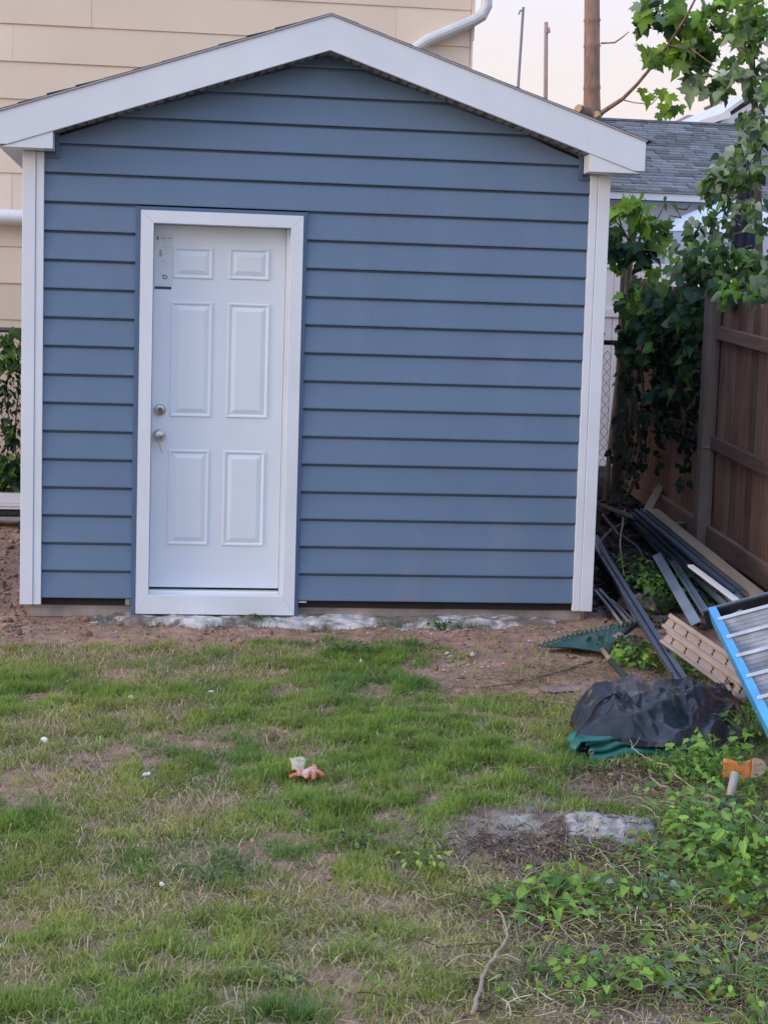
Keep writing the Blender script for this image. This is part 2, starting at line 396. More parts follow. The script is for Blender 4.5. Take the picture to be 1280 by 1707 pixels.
def thing(name, loc, label, cat, group=None):
    o = bpy.data.objects.new(name, None); COL.objects.link(o); o.location = loc; o.empty_display_size = .1
    ORIGIN[o.name] = Vector(loc); return tag(o, label, cat, group)
def inst(src, name, parent, loc, rot=None, scale=None):
    """another object sharing src's mesh data, as a child of parent (loc in world space)"""
    o = src.copy(); COL.objects.link(o); o.name = name; o.parent = parent
    o.location = Vector(loc) - ORIGIN[parent.name]
    if rot is not None: o.rotation_euler = rot
    if scale is not None: o.scale = scale
    return o
def mesh_np(name, V, Fq, mat, cols=None, parent=None, smooth=False, loc=None):
    """V (n,3) array, Fq list of arrays of equal-length faces"""
    off = np.array(ORIGIN[parent.name]) if parent else np.array(loc if loc is not None else (0, 0, 0), float)
    me = bpy.data.meshes.new(name); me.vertices.add(len(V)); me.vertices.foreach_set('co', (V-off).astype(np.float32).ravel())
    nl = sum(f.size for f in Fq); npol = sum(len(f) for f in Fq)
    me.loops.add(nl); me.loops.foreach_set('vertex_index', np.concatenate([f.ravel() for f in Fq]).astype(np.int32))
    tot = np.concatenate([np.full(len(f), f.shape[1]) for f in Fq]); st = np.concatenate([[0], np.cumsum(tot)[:-1]])
    me.polygons.add(npol); me.polygons.foreach_set('loop_start', st.astype(np.int32)); me.polygons.foreach_set('loop_total', tot.astype(np.int32))
    if smooth: me.polygons.foreach_set('use_smooth', np.ones(npol, bool))
    if cols is not None:
        a = me.color_attributes.new('Col', 'FLOAT_COLOR', 'POINT')
        a.data.foreach_set('color', np.concatenate([cols, np.ones((len(cols), 1))], 1).astype(np.float32).ravel())
    me.update(calc_edges=True); me.validate()
    me.materials.append(M[mat])
    o = bpy.data.objects.new(name, me); COL.objects.link(o); o.location = off if not parent else (0, 0, 0)
    if parent: o.parent = parent
    ORIGIN[o.name] = Vector(off); return o

# ------------------------------------------------------------------ ground
def axis_coords(a, b, step, far, grow=1.25):
    c = list(np.arange(a, b+1e-6, step)); d = step; x = a; lo = []
    while x > -far: d *= grow; x -= d; lo.append(x)
    d = step; x = b; hi = []
    while x < far: d *= grow; x += d; hi.append(x)
    return np.array(lo[::-1]+c+hi)
gx = axis_coords(-.9, 4.7, .022, 400); gy = axis_coords(-5.6, 4.2, .022, 400)
GX, GY = np.meshgrid(gx, gy); GZ = ground_z(GX, GY)
sl = soil(GX, GY)
n1 = fbm(GX, GY, 1.8, 4); n2 = fbm(GX, GY, 7, 5); n3 = fbm(GX, GY, 26, 6, 2)
turf = np.stack([.19+.10*n1, .145+.09*n1, .078+.04*n1], -1)
earth = np.stack([.290+.13*n2, .168+.08*n2, .120+.06*n2], -1)
gap_shade = (sstep(2.95, 3.15, GX)*sstep(.05, .6, GY)*sstep(4.6, 4.2, GX))[..., None]
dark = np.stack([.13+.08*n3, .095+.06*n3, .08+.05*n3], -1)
C = turf*(1-sl[..., None]) + earth*sl[..., None]
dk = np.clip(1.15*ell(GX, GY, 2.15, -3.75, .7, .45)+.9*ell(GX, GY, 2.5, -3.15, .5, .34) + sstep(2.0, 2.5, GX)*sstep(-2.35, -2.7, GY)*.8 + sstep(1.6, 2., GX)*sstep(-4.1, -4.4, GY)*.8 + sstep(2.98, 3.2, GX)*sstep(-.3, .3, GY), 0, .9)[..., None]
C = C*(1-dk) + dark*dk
C = C*(1-gap_shade)+np.array([.050, .040, .036])*gap_shade  # dark litter, with the shade of the narrow gap painted into its colour
ps = np.clip(1.25*(ell(GX, GY, 2.03, -3.50, .18, .11)+ell(GX, GY, 1.78, -3.72, .20, .07)+.8*ell(GX, GY, 2.28, -3.7, .16, .12))*sstep(.36, .62, .6*n2+.4*n3), 0, .85)[..., None]
C = C*(1-ps)+np.array([.34, .31, .295])*ps
C = C*(.62+.76*n3[..., None])
V = np.stack([GX, GY, GZ], -1).reshape(-1, 3); nx, ny = len(gx), len(gy)
ii = (np.arange(ny-1)[:, None]*nx + np.arange(nx-1)[None, :]).ravel()
FQ = np.stack([ii, ii+1, ii+nx+1, ii+nx], 1)
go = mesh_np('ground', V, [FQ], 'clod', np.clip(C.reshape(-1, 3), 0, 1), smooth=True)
tag(go, 'yard ground of brown earth and thin turf in front of the blue shed', kind='structure')

# ------------------------------------------------------------------ shed
ZB, CO = .11, .1524                          # siding foot and course height
XL, XR, XM = 0.0, 2.95, 1.488
PIT = .335; ZS = 3.073; OV = .17             # rake pitch, soffit peak height, gable overhang
DEPTH = 3.0
shed = thing('shed', (XM, 0, 0), 'small blue vinyl sided gable shed with white door, white rake boards and white corner posts', 'shed')
def soff(x): return ZS - PIT*abs(x-XM)
def half(z): return max(0.0, (ZS-z)/PIT)
DX0, DX1, DZ1 = .482, 1.400, 2.234           # blue channel round the door
for k in range(20):
    z0 = ZB+CO*k; z1 = min(z0+CO, ZS-.004)
    spans = [(XL, XR)] if z0 > DZ1-.06 else [(XL, DX0+.004), (DX1-.004, XR)]
    for (a, b) in spans:
        zt = z1
        a0, a1, b0, b1 = a, a, b, b
        if z1 > soff(XL):
            a0, b0 = max(a, XM-half(z0)), min(b, XM+half(z0)); a1, b1 = max(a, XM-half(z1)), min(b, XM+half(z1))
        me = Mesh()
        lip = -.020 + random.uniform(-.0008, .0008)
        notch = z0 <= DZ1 < z0+CO and len(spans) == 1
        gv = .015 if z1-z0 > .1 else .001
        prof = [(.018, z0, 0), (lip, z0, 0), (lip-.0005, z0+.006, 0), (-.0055, zt-gv, 1), (.010, zt-gv+.001, 1), (.010, zt, 1), (.018, zt, 1)]
        L = [(a0 if not t else a1, y, z) for y, z, t in prof]; Rr = [(b0 if not t else b1, y, z) for y, z, t in prof]
        me.prism(L, Rr)
        me.build('siding_board', 'blue', shed)
# carcass behind the siding, other walls
c_ = Mesh(); c_.box(-.09, DX0+.02, .020, .10, ZB-.045, 2.50).box(DX1-.02, 3.04, .020, .10, ZB-.045, 2.50).box(DX0+.02, DX1-.02, .020, .10, 2.225, 2.50)
c_.prism([(XL, .020, 2.502), (XR, .020, 2.502), (XR, .020, soff(XR)), (XM, .020, ZS), (XL, .020, soff(XL))], [(XL, .1, 2.502), (XR, .1, 2.502), (XR, .1, soff(XR)), (XM, .1, ZS), (XL, .1, soff(XL))])
c_.build('wall_frame', 'dark_wood', shed)
for sx in (-1, 1):
    sw = Mesh(); x = -.09 if sx < 0 else 3.04
    for k in range(16):
        z0 = ZB+CO*k
        sw.prism([(x-sx*.06, .02, z0), (x+sx*.005, .02, z0), (x-sx*.006, .02, z0+CO), (x-sx*.06, .02, z0+CO)][::sx], [(x-sx*.06, DEPTH, z0), (x+sx*.005, DEPTH, z0), (x-sx*.006, DEPTH, z0+CO), (x-sx*.06, DEPTH, z0+CO)][::sx])
    sw.build('side_wall', 'blue', shed)
bw = Mesh(); bw.prism([(-.09, DEPTH, ZB), (3.04, DEPTH, ZB), (3.04, DEPTH, 2.55), (XM, DEPTH, ZS), (-.09, DEPTH, 2.55)], [(-.09, DEPTH-.08, ZB), (3.04, DEPTH-.08, ZB), (3.04, DEPTH-.08, 2.55), (XM, DEPTH-.08, ZS), (-.09, DEPTH-.08, 2.55)])
bw.build('back_wall', 'blue', shed)
# corner posts: outer face, channel toward the siding
def corner_post(x_in, sgn, zt, zbm):
    w = .112; me = Mesh(); x_mid = x_in + sgn*.041; x_out = x_in + sgn*w
    lo, hi = sorted((x_mid+sgn*.003, x_out)); me.box(lo, hi, -.034, .06, zbm, zt)
    lo, hi = sorted((x_in, x_mid)); me.box(lo, hi, -.029, .005, zbm, zt)
    lo, hi = sorted((x_mid-sgn*.001, x_mid+sgn*.004)); me.box(lo, hi, -.023, .004, zbm+.001, zt-.001)
    return me.build('corner_post', 'white', shed, bevel=.0035)
corner_post(-.001, -1, 2.498, .072); corner_post(2.951, 1, 2.498, .068)
# rake boards: parallelograms meeting at the ridge, plumb-cut tails
ZR = 3.249; VH = .178
xt = 3.213; xt_l = 2*XM-xt
_zf = 2.513; _xk = (ZR-VH-_zf)/PIT
_pl = [(XM, ZR), (xt_l, ZR-PIT*abs(xt_l-XM)), (xt_l, _zf), (XM-_xk, _zf), (XM, ZR-VH)]; _pr = [(XM, ZR), (XM, ZR-VH), (XM+_xk, _zf), (xt, _zf), (xt, ZR-PIT*abs(xt-XM))]
me = Mesh(); k0 = len(_pl)
vs_ = [(x, -OV-.006, z) for x, z in _pl] + [(x, -OV-.006, z) for x, z in _pr[2:]] + [(x, -OV+.012, z) for x, z in _pl] + [(x, -OV+.012, z) for x, z in _pr[2:]]
Lf = [0, 1, 2, 3, 4]; Rf = [0, 4, 5, 6, 7]
me.add(vs_, [tuple(Lf), tuple(Rf), tuple(q+8 for q in Lf[::-1]), tuple(q+8 for q in Rf[::-1])] + [(b_, a_, a_+8, b_+8) for a_, b_ in ((0, 1), (1, 2), (2, 3), (3, 4), (4, 5), (5, 6), (6, 7), (7, 0))])
me.build('rake_board', 'white', shed, bevel=.002)
for sgn, xo in ((-1, xt_l), (1, xt)):
    def zt(x): return ZR - PIT*abs(x-XM)
    me = Mesh(); zf = 2.513
    xk = XM + sgn*((ZR-VH-zf)/PIT)           # where the lower edge runs into the level return
    # drip edge above the rake board
    d = Mesh(); a = Vector((XM, 0, ZR+.001)); b = Vector((xo+sgn*.006, 0, zt(xo+sgn*.006)+.001))
    d.prism([(a.x, -OV-.014, a.z), (b.x, -OV-.014, b.z), (b.x, -OV-.014, b.z+.008), (a.x, -OV-.014, a.z+.008)][::-sgn], [(a.x, DEPTH+.1, a.z), (b.x, DEPTH+.1, b.z), (b.x, DEPTH+.1, b.z+.008), (a.x, DEPTH+.1, a.z+.008)][::-sgn])
    d.build('drip_edge', 'drip_grey', shed)
    # roof slab with a ragged shingle edge
    r = Mesh(); nseg = 12
    for i in range(nseg):
        t0, t1 = i/nseg, (i+1)/nseg
        xa = XM+sgn*(abs(xo-XM)+.035)*t0; xb = XM+sgn*(abs(xo-XM)+.035)*t1
        lift_ = .006*math.sin(i*.9) if sgn < 0 else 0
        za, zb_ = zt(xa)+.0095, zt(xb)+.0095+.002+max(0, lift_)
        yo = -OV-.002-random.uniform(.0, .004)
        r.prism([(xa, yo, za), (xb, yo, zb_), (xb, yo, zb_+.005), (xa, yo, za+.005)][::-sgn], [(xa, DEPTH+.1, za), (xb, DEPTH+.1, zb_), (xb, DEPTH+.1, zb_+.005), (xa, DEPTH+.1, za+.005)][::-sgn])
    r.build('roof', 'shingle_dark', shed)
    # perforated soffit
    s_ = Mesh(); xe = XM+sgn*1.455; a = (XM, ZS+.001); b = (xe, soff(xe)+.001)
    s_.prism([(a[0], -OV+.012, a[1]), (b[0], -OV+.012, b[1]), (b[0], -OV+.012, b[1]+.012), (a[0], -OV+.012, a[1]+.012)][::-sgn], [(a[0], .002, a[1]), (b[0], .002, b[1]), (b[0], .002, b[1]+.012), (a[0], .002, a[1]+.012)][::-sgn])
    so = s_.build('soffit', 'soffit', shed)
    h_ = Mesh(); n = 26
    for i in range(n):
        t = (i+.5)/n*1.36; x = XM+sgn*(.04+t); z = soff(x)-.0015
        dx = Vector((sgn*1, 0, -PIT)).normalized()
        for yy in (-.11, -.05):
            h_.obox((x+random.uniform(-.004, .004), yy, z), dx, (0, 1, 0), (PIT*sgn, 0, 1), .007 if i % 3 else .016, .006, .0012)
    ho = h_.build('vent_slots', 'black_hole', so); ho['kind'] = 'stuff'
    # roof underside / fascia along the eave
    fb = Mesh()
    if sgn < 0:
        fb.box(xo+.003, xo+.02, -OV+.013, DEPTH+.1, 2.512, zt(xo)-.002)
        fb.build('eave_fascia', 'white', shed)
        e_ = Mesh(); e_.box(xo+.021, -.116, -.005, DEPTH+.08, 2.507, 2.517); e_.build('eave_soffit', 'white', shed)
    else:
        fb.box(3.056, 3.072, .02, DEPTH+.1, 2.53, 2.64); fb.build('eave_fascia', 'white', shed)
    # closed return at the foot of the rake: front triangle and its box
    xi = .055 if sgn < 0 else 2.907
    g = Mesh(); xa, xb = sorted((xi, XM+sgn*((ZR-VH-2.502)/PIT)))
    def fz(x): return ZR-VH-PIT*abs(x-XM)
    pts = [(xi, 2.499), (xb if sgn > 0 else xa, 2.499), (xi, fz(xi))]
    tip = xb if sgn > 0 else xa
    tri = [(xi, 2.500), (tip, 2.500), (xi, fz(xi)-.0005)]
    if sgn < 0: tri = tri[::-1]
    g.prism([(x, -OV+.0005, z) for x, z in tri], [(x, -.036, z) for x, z in tri])
    g.build('eave_return', 'white', shed, bevel=.0015)
    # blue channel framing the return against the siding
    j = Mesh(); xs = xi-sgn*.022
    lo, hi = sorted((xs, xs+sgn*.020)); j.box(lo, hi, -.026, .003, 2.478, soff((lo+hi)/2)-.004)
    lo, hi = sorted((xs, XL if sgn < 0 else XR)); j.box(lo, hi, -.0255, .003, 2.470, 2.4775)
    j.build('trim_channel', 'blue_trim', shed)
# foundation and dark sill under the siding
f_ = Mesh(); f_.box(-.08, 3.03, .03, DEPTH-.02, -.15, .066); f_.box(-.06, 3.01, .022, .05, .0, .045)
f_.build('foundation', 'concrete', shed)
sb = Mesh(); sb.box(-.05, DX0, .028, .07, .067, .107).box(DX1, 3.0, .028, .07, .067, .107); sb.build('sill_beam', 'black_hole', shed)
# door casing (mitred), channel, jamb, threshold
jc = Mesh(); jc.box(DX0, .509, -.0265, .02, .020, DZ1).box(1.379, DX1, -.0265, .02, .020, DZ1).box(.509, 1.379, -.0265, .02, 2.2145, DZ1)
jc.build('door_channel', 'blue_trim', shed, bevel=.002)
cx0, cx1, cz0, cz1 = .5095, 1.3785, .028, 2.214; ix0, ix1, iz0, iz1 = .577, 1.312, .133, 2.148
def casing(outer, inner):
    me = Mesh(); me.prism([(x, -.038, z) for x, z in outer+inner], [(x, .03, z) for x, z in outer+inner]); me.build('door_casing', 'white', shed, bevel=.0012)
g_ = .0003
casing([(cx0, cz0+g_), (cx0, cz1-g_)][::-1], [(ix0, iz0+g_), (ix0, iz1-g_)])
casing([(cx0+g_, cz1), (cx1-g_, cz1)][::-1], [(ix0+g_, iz1), (ix1-g_, iz1)])
casing([(cx1, cz1-g_), (cx1, cz0+g_)][::-1], [(ix1, iz1-g_), (ix1, iz0+g_)])
casing([(cx1-g_, cz0), (cx0+g_, cz0)][::-1], [(ix1-g_, iz0), (ix0+g_, iz0)])
jb = Mesh(); jb.box(.545, ix0-.001, .031, .16, .10, 2.19).box(ix1-.018, 1.34, .031, .16, .10, 2.19).box(ix0-.001, ix1-.018, .031, .16, 2.149, 2.19); jb.build('door_jamb', 'white', shed)
th = Mesh(); th.box(ix0-.0005, ix1-.019, .032, .15, .10, .147); th.build('threshold', 'white_metal', shed, bevel=.004)
gp = Mesh(); gp.box(ix0, ix1-.019, .11, .115, .1475, .17); gp.build('door_gap', 'black_hole', shed)
YD = .075
dr = Mesh(); dr.box(ix0+.0005, ix1-.0195, YD, YD+.035, .161, 2.147); door = dr.build('door', 'white_door', shed, bevel=.002)
door['label'] = 'white six panel steel entry door'
def panel(pl, pt, pr_, pb):
    a = at(pl, pt, YD); b = at(pr_, pb, YD); x0, x1, z1, z0 = a.x, b.x, a.z, b.z
    rings = [(0, -.0003), (.005, -.0075), (.012, -.0065), (.019, -.0008), (.023, -.0008), (.046, -.0085)]
    vs = []; fs = []
    for (i, y) in rings: vs += [(x0+i, YD+y, z0+i), (x1-i, YD+y, z0+i), (x1-i, YD+y, z1-i), (x0+i, YD+y, z1-i)]
    for r_ in range(len(rings)-1):
        for k in range(4): q = r_*4; fs.append((q+k, q+(k+1) % 4, q+4+(k+1) % 4, q+4+k))
    q = (len(rings)-1)*4; fs.append((q, q+1, q+2, q+3))
    me = Mesh(); me.add(vs, fs); me.build('door_panel', 'white_door', door)
for p in [(289, 411, 355, 466), (382, 413, 449, 468), (286, 502, 352, 696), (380, 505, 446, 698), (281, 749, 347, 909), (373, 751, 439, 911)]: panel(*p)
pk = at(266, 725, YD); pd = at(267, 683, YD)
kn = Mesh(); kn.lathe((pk.x, YD-.001, pk.z), (0, -1, 0), [(0, .033), (.005, .033), (.009, .027), (.012, .013), (.032, .012), (.036, .020), (.043, .0265), (.052, .0285), (.060, .026), (.064, .019), (.065, .0001)], 28)
kn.build('door_knob', 'nickel', door, smooth=True)
kk = Mesh(); kk.obox((pk.x, YD-.069, pk.z), (1, 0, 0), (0, 1, 0), (0, 0, 1), .003, .006, .007); kk.obox((pk.x+.001, YD-.080, pk.z-.004), (1, 0, 0), (0, 1, 0), (0, 0, 1), .002, .008, .012)
kk.tube([(pk.x+.002, YD-.082, pk.z-.014), (pk.x+.004, YD-.080, pk.z-.045), (pk.x+.010, YD-.076, pk.z-.075), (pk.x+.022, YD-.074, pk.z-.100)], [.0018, .0028, .0035, .002], 6)
kk.build('key', 'nickel', door)
db = Mesh(); db.lathe((pd.x, YD-.001, pd.z), (0, -1, 0), [(0, .032), (.008, .032), (.020, .026), (.022, .018), (.0222, .0001)], 28); dbo = db.build('deadbolt', 'nickel', door, smooth=False)
ds_ = Mesh(); ds_.lathe((pd.x+.001, YD-.0235, pd.z-.002), (0, -1, 0), [(0, .014), (.002, .013), (.0022, .0001)], 20); ds_.box(pd.x-.002, pd.x+.003, YD-.027, YD-.0255, pd.z-.008, pd.z+.006); ds_.build('key_slot', 'nickel_dark', door)
s0 = at(259, 390, YD); s1 = at(288, 476, YD); b0 = at(258, 477, YD); b1_ = at(286, 482.5, YD)
st = Mesh(); st.box(s0.x+.001, s1.x, YD-.0014, YD-.0004, s1.z, s0.z); st.build('sticker', 'paper', door)
ln_ = Mesh()
def pbox(me, x0, y0, x1, y1, d=.0019):
    a = at(x0, y0, YD); b = at(x1, y1, YD); me.box(a.x, b.x, YD-d, YD-.0012, b.z, a.z)
pbox(ln_, 262, 394, 264.6, 399.5); pbox(ln_, 268.5, 396.3, 272, 397.4); pbox(ln_, 272.6, 396.6, 278, 397.7); pbox(ln_, 279, 396.8, 287, 397.9)
c0 = at(275.4, 462, YD); rr = .0115
ln_.tube([(c0.x+rr*math.cos(a)*1.0, YD-.0018, c0.z+rr*math.sin(a)*.8) for a in [i*math.pi/8 for i in range(17)]], .0022, 6)
t0_ = at(270, 457.5, YD); t1_ = at(277, 460, YD); ln_.tube([(t0_.x, YD-.0018, t0_.z), (t1_.x, YD-.0018, t1_.z)], .0016, 6)
ln_.build('sticker_print', 'ink', door)
lp = Mesh()
for (x0, y0, x1, w_) in [(270, 402, 284, .9), (271, 407, 283, .8), (271, 411.5, 283, 1.2), (266, 416, 270, 12), (274, 416, 283, .8), (274, 421, 281, .8), (268, 434, 275, .9), (268, 437.5, 279, .8), (267, 424, 273, .8), (276, 444, 282, .8)]: pbox(lp, x0, y0, x1, y0+w_)
lp.build('sticker_text_lines', 'ink_pale', door)
bl = Mesh(); bl.box(b0.x, b1_.x, YD-.0016, YD-.0004, b1_.z, b0.z); bl.build('sticker_bar', 'ink', door)
# small flashing tabs that stick out beside the door foot
fl = Mesh(); fl.box(1.404, 1.446, -.020, .02, .098, .1035); fl.build('flashing_tab', 'white_metal', shed)
fl = Mesh(); fl.box(.452, .478, -.012, .02, .072, .105); fl.build('flashing_tab', 'grey_metal', shed)

# pale broken concrete along the shed foot
ax_ = np.arange(.12, 2.98, .016); ay_ = np.arange(-.36, .03, .016); AX, AY = np.meshgrid(ax_, ay_)
prof = sstep(-.33+.16*0, -.10, AY + (fbm(AX, AY, 3.2, 1)-.5)*.30)*sstep(.0, .30, AX-.12+(fbm(AX, AY, 5, 2)-.5)*.3)*sstep(.0, .2, 2.96-AX)
AZ = ground_z(AX, AY) - .030 + .052*prof + (fbm(AX, AY, 16, 3)-.5)*.030
AZ = np.minimum(AZ, .058)
ii = (np.arange(len(ay_)-1)[:, None]*len(ax_) + np.arange(len(ax_)-1)[None, :]).ravel()
cn = fbm(AX, AY, 5, 5); cn2 = fbm(AX, AY, 30, 6, 2)
mixv = sstep(.40, .60, cn*.7+cn2*.3)
AC = np.stack([.22+.36*mixv, .175+.355*mixv, .15+.35*mixv], -1)*(.7+.6*cn2[..., None])
tag(mesh_np('concrete_apron', np.stack([AX, AY, AZ], -1).reshape(-1, 3), [np.stack([ii, ii+1, ii+len(ax_)+1, ii+len(ax_)], 1)], 'clod', AC.reshape(-1, 3), smooth=True), 'rough pale concrete spilled along the foot of the blue shed', kind='structure')

# ------------------------------------------------------------------ beige house behind
YH = 4.5; EX = .291
house = thing('house', (-1.0, YH, 0.4), 'large beige house with wide shingle siding rising behind the shed', 'house')
hw = Mesh(); hw.box(-7.0, 2.985, YH+.03, YH+7, 0, 6.2); hw.build('wall', 'beige_dark', house)
z_ref = 3.968-.291*14
protos = []
for w in (2.44, 1.22):
    p = Mesh(); p.prism([(0, .032, 0), (0, -.001, 0), (0, .011, EX+.02), (0, .032, EX+.02)][::-1], [(w-.0025, .032, 0), (w-.0025, -.001, 0), (w-.0025, .011, EX+.02), (w-.0025, .032, EX+.02)][::-1])
    protos.append(p)
first = None
for k in range(21):
    z = z_ref + EX*k; x = 2.983
    offx = [0, 1.22, .61, 1.83][k % 4] if k else 0
    widths = ([offx] if offx else []) + [2.44]*4
    xx = 2.983
    for w in widths:
        xa = max(xx-w, -4.6) if True else xx
        if xx <= -4.6: break
        me = Mesh(); ww = xx-xa-.0012
        lift = random.uniform(-.002, .003)
        me.prism([(xa, YH+.032, z), (xa, YH-.001+lift, z), (xa, YH+.012, z+EX+.015), (xa, YH+.032, z+EX+.015)], [(xa+ww, YH+.032, z), (xa+ww, YH-.001+lift, z), (xa+ww, YH+.012, z+EX+.015), (xa+ww, YH+.032, z+EX+.015)])
        me.build('siding_panel', 'beige', house)
        xx = xa
hc = Mesh(); hc.box(2.9855, 3.004, YH-.006, YH+.06, 0, 4.02); hc.box(2.9855, 3.012, YH-.010, YH+.06, 4.021, 6.2); hc.build('corner_board', 'beige', house)
hd = Mesh()
dp = [at(690, 82, YH-.06), at(712, 67, YH-.06), at(786, 36, YH-.06), at(803, 26, YH-.06), at(811, 10, YH-.06), at(812, -60, YH-.06)]
dp = [dp[0]+Vector((-.10, 0, -.30)), dp[0]] + dp[1:]
hd.tube(dp, [.047]*len(dp), 12); hd.build('downspout', 'galv', house, smooth=False, bevel=.003)
hb = Mesh(); p = at(805, 30, YH-.06); hb.box(2.92, 3.06, YH-.02, YH+.0, p.z-.02, p.z+.02); hb.build('downspout_bracket', 'galv', house)
wp = Mesh(); za = at(20, 361.5, YH-.09).z; wp.tube([(-4.5, YH-.09, za+.03), (-.8, YH-.09, za), (1.5, YH-.09, za-.02)], .061, 16); wp.build('drain_pipe', 'pvc', house, smooth=True)
er = Mesh(); er.box(-7.4, 3.35, YH-.35, YH+7.4, 6.2, 6.4); er.build('roof', 'shingle_dark', house)

# ------------------------------------------------------------------ white vinyl fence, chain link fence
YV = 4.62
vf = thing('vinyl_fence', (4.2, YV, .4), 'off white vinyl privacy fence behind the chain link fence right of the shed', 'fence')
for x in (3.15, 5.55, 7.95, 10.3):
    p = Mesh(); p.box(x-.06, x+.06, YV-.06, YV+.06, .3, 2.30); p.add([(x-.07, YV-.07, 2.30), (x+.07, YV-.07, 2.30), (x+.07, YV+.07, 2.30), (x-.07, YV+.07, 2.30), (x, YV, 2.36)], [(0, 1, 4), (1, 2, 4), (2, 3, 4), (3, 0, 4), (3, 2, 1, 0)]); p.build('fence_post', 'vinyl_fence', vf)
for (z0, z1) in ((2.225, 2.275), (1.815, 1.885), (.55, .62)):
    for (x0, x1) in ((3.211, 5.489), (5.611, 7.889), (8.011, 10.239)):
        p = Mesh(); p.box(x0, x1, YV-.030, YV+.030, z0, z1); p.build('fence_rail', 'vinyl_fence', vf, bevel=.004)
x = 3.215
while x < 10.1:
    if not any(abs(x+.09-q) < .16 for q in (5.55, 7.95)):
        p = Mesh(); p.box(x, x+.176, YV-.011, YV+.011, .621, 1.814); p.build('fence_plank', 'vinyl_fence', vf)
        p = Mesh(); p.box(x, x+.176, YV-.011, YV+.011, 1.886, 2.224); p.build('fence_plank', 'vinyl_fence', vf)
    x += .181
YC = 4.0
cl = thing('chain_link_fence', (1.5, YC, .44), 'black chain link fence running behind the shed in front of the beige house', 'fence')
r_ = Mesh(); r_.tube([(-4, YC, 1.53), (1.5, YC, 1.57), (4.22, YC, 1.60)], .021, 10); r_.build('top_rail', 'chain', cl, smooth=True)
for x in (-3.5, -1.2, 1.3, 4.055):
    p = Mesh(); zt_ = 1.66; p.tube([(x, YC+.02, .3), (x, YC+.02, zt_)], .030, 12); p.build('fence_post', 'chain', cl, smooth=True)
    p = Mesh(); p.lathe((x, YC+.02, zt_), (0, 0, 1), [(0, .036), (.015, .036), (.03, .018), (.05, .028), (.075, .030), (.095, .018), (.10, .001)], 14); p.build('post_cap', 'chain', cl, smooth=True)
wm = Mesh(); dxs = .036
for i in range(int(5.9/(dxs))):
    x = -1.7+i*dxs
    if .2 < x < 2.8: continue
    pts = []
    for j in range(27):
        z = .40+j*.0435
        pts.append((x+(dxs/2 if (j+i) % 2 else -dxs/2), YC+(.004 if j % 2 else -.004), z))
    wm.tube(pts, .0026, 3, cap=False)
wo = wm.build('wire_mesh', 'chain', cl); wo['kind'] = 'stuff'

# ------------------------------------------------------------------ wooden fence on the right
XF = 4.262
wf = thing('wooden_fence', (XF, 1.5, .2), 'weathered brown wooden picket fence along the right side of the yard', 'fence')
pm = Mesh(); w, hgt = .142, 1.74
pts = [(0, 0), (w, 0), (w, hgt-.035), (w-.03, hgt), (.03, hgt), (0, hgt-.035)]
pm.prism([(0.0, y, z) for y, z in pts], [(.018, y, z) for y, z in pts])
proto = pm.build('picket', 'fence_wood'); proto.parent = wf
def ftop(y): return 1.80+.085*y
y = -2.6; i = 0
while y < 4.0:
    zt_ = ftop(y)+random.uniform(-.025, .02)
    loc = (XF+random.uniform(-.002, .009), y, zt_-hgt); rot = (random.uniform(-.004, .006), 0, random.uniform(-.02, .02))
    if i == 0: proto.location = Vector(loc)-ORIGIN[wf.name]; proto.rotation_euler = rot
    else: inst(proto, 'picket', wf, loc, rot)
    y += .1445+random.uniform(0, .009); i += 1
for y in (-1.05, 1.62, 3.85):
    p = Mesh(); z0 = ftop(y)-1.85; p.box(XF-.098, XF-.006, y-.046, y+.046, z0, ftop(y)+.055); p.build('fence_post', 'post_wood', wf, bevel=.004)
for (ya, yb) in ((-2.6, -1.10), (-1.0, 1.572), (1.668, 3.80)):
    for dz in (-.255, -.985, -1.615):
        p = Mesh(); hz = .042 if dz > -1.5 else .07
        a, b = Vector((XF-.022, ya, ftop(ya)+dz)), Vector((XF-.022, yb, ftop(yb)+dz)); c = (a+b)/2; d = (b-a).normalized()
        p.obox(c, (1, 0, 0), d, Vector((1, 0, 0)).cross(d), .0195, (b-a).length/2, hz); p.build('fence_rail', 'rail_wood', wf, bevel=.003)
cp = Mesh(); p0 = at(1180, 745, 1.56); cp.tube([(XF-.1, 1.568, p0.z), (XF-.03, 1.565, p0.z-.008), (XF-.015, 1.4, p0.z-.03)], .006, 6); cp.build('wire_tie', 'grey_metal', wf)

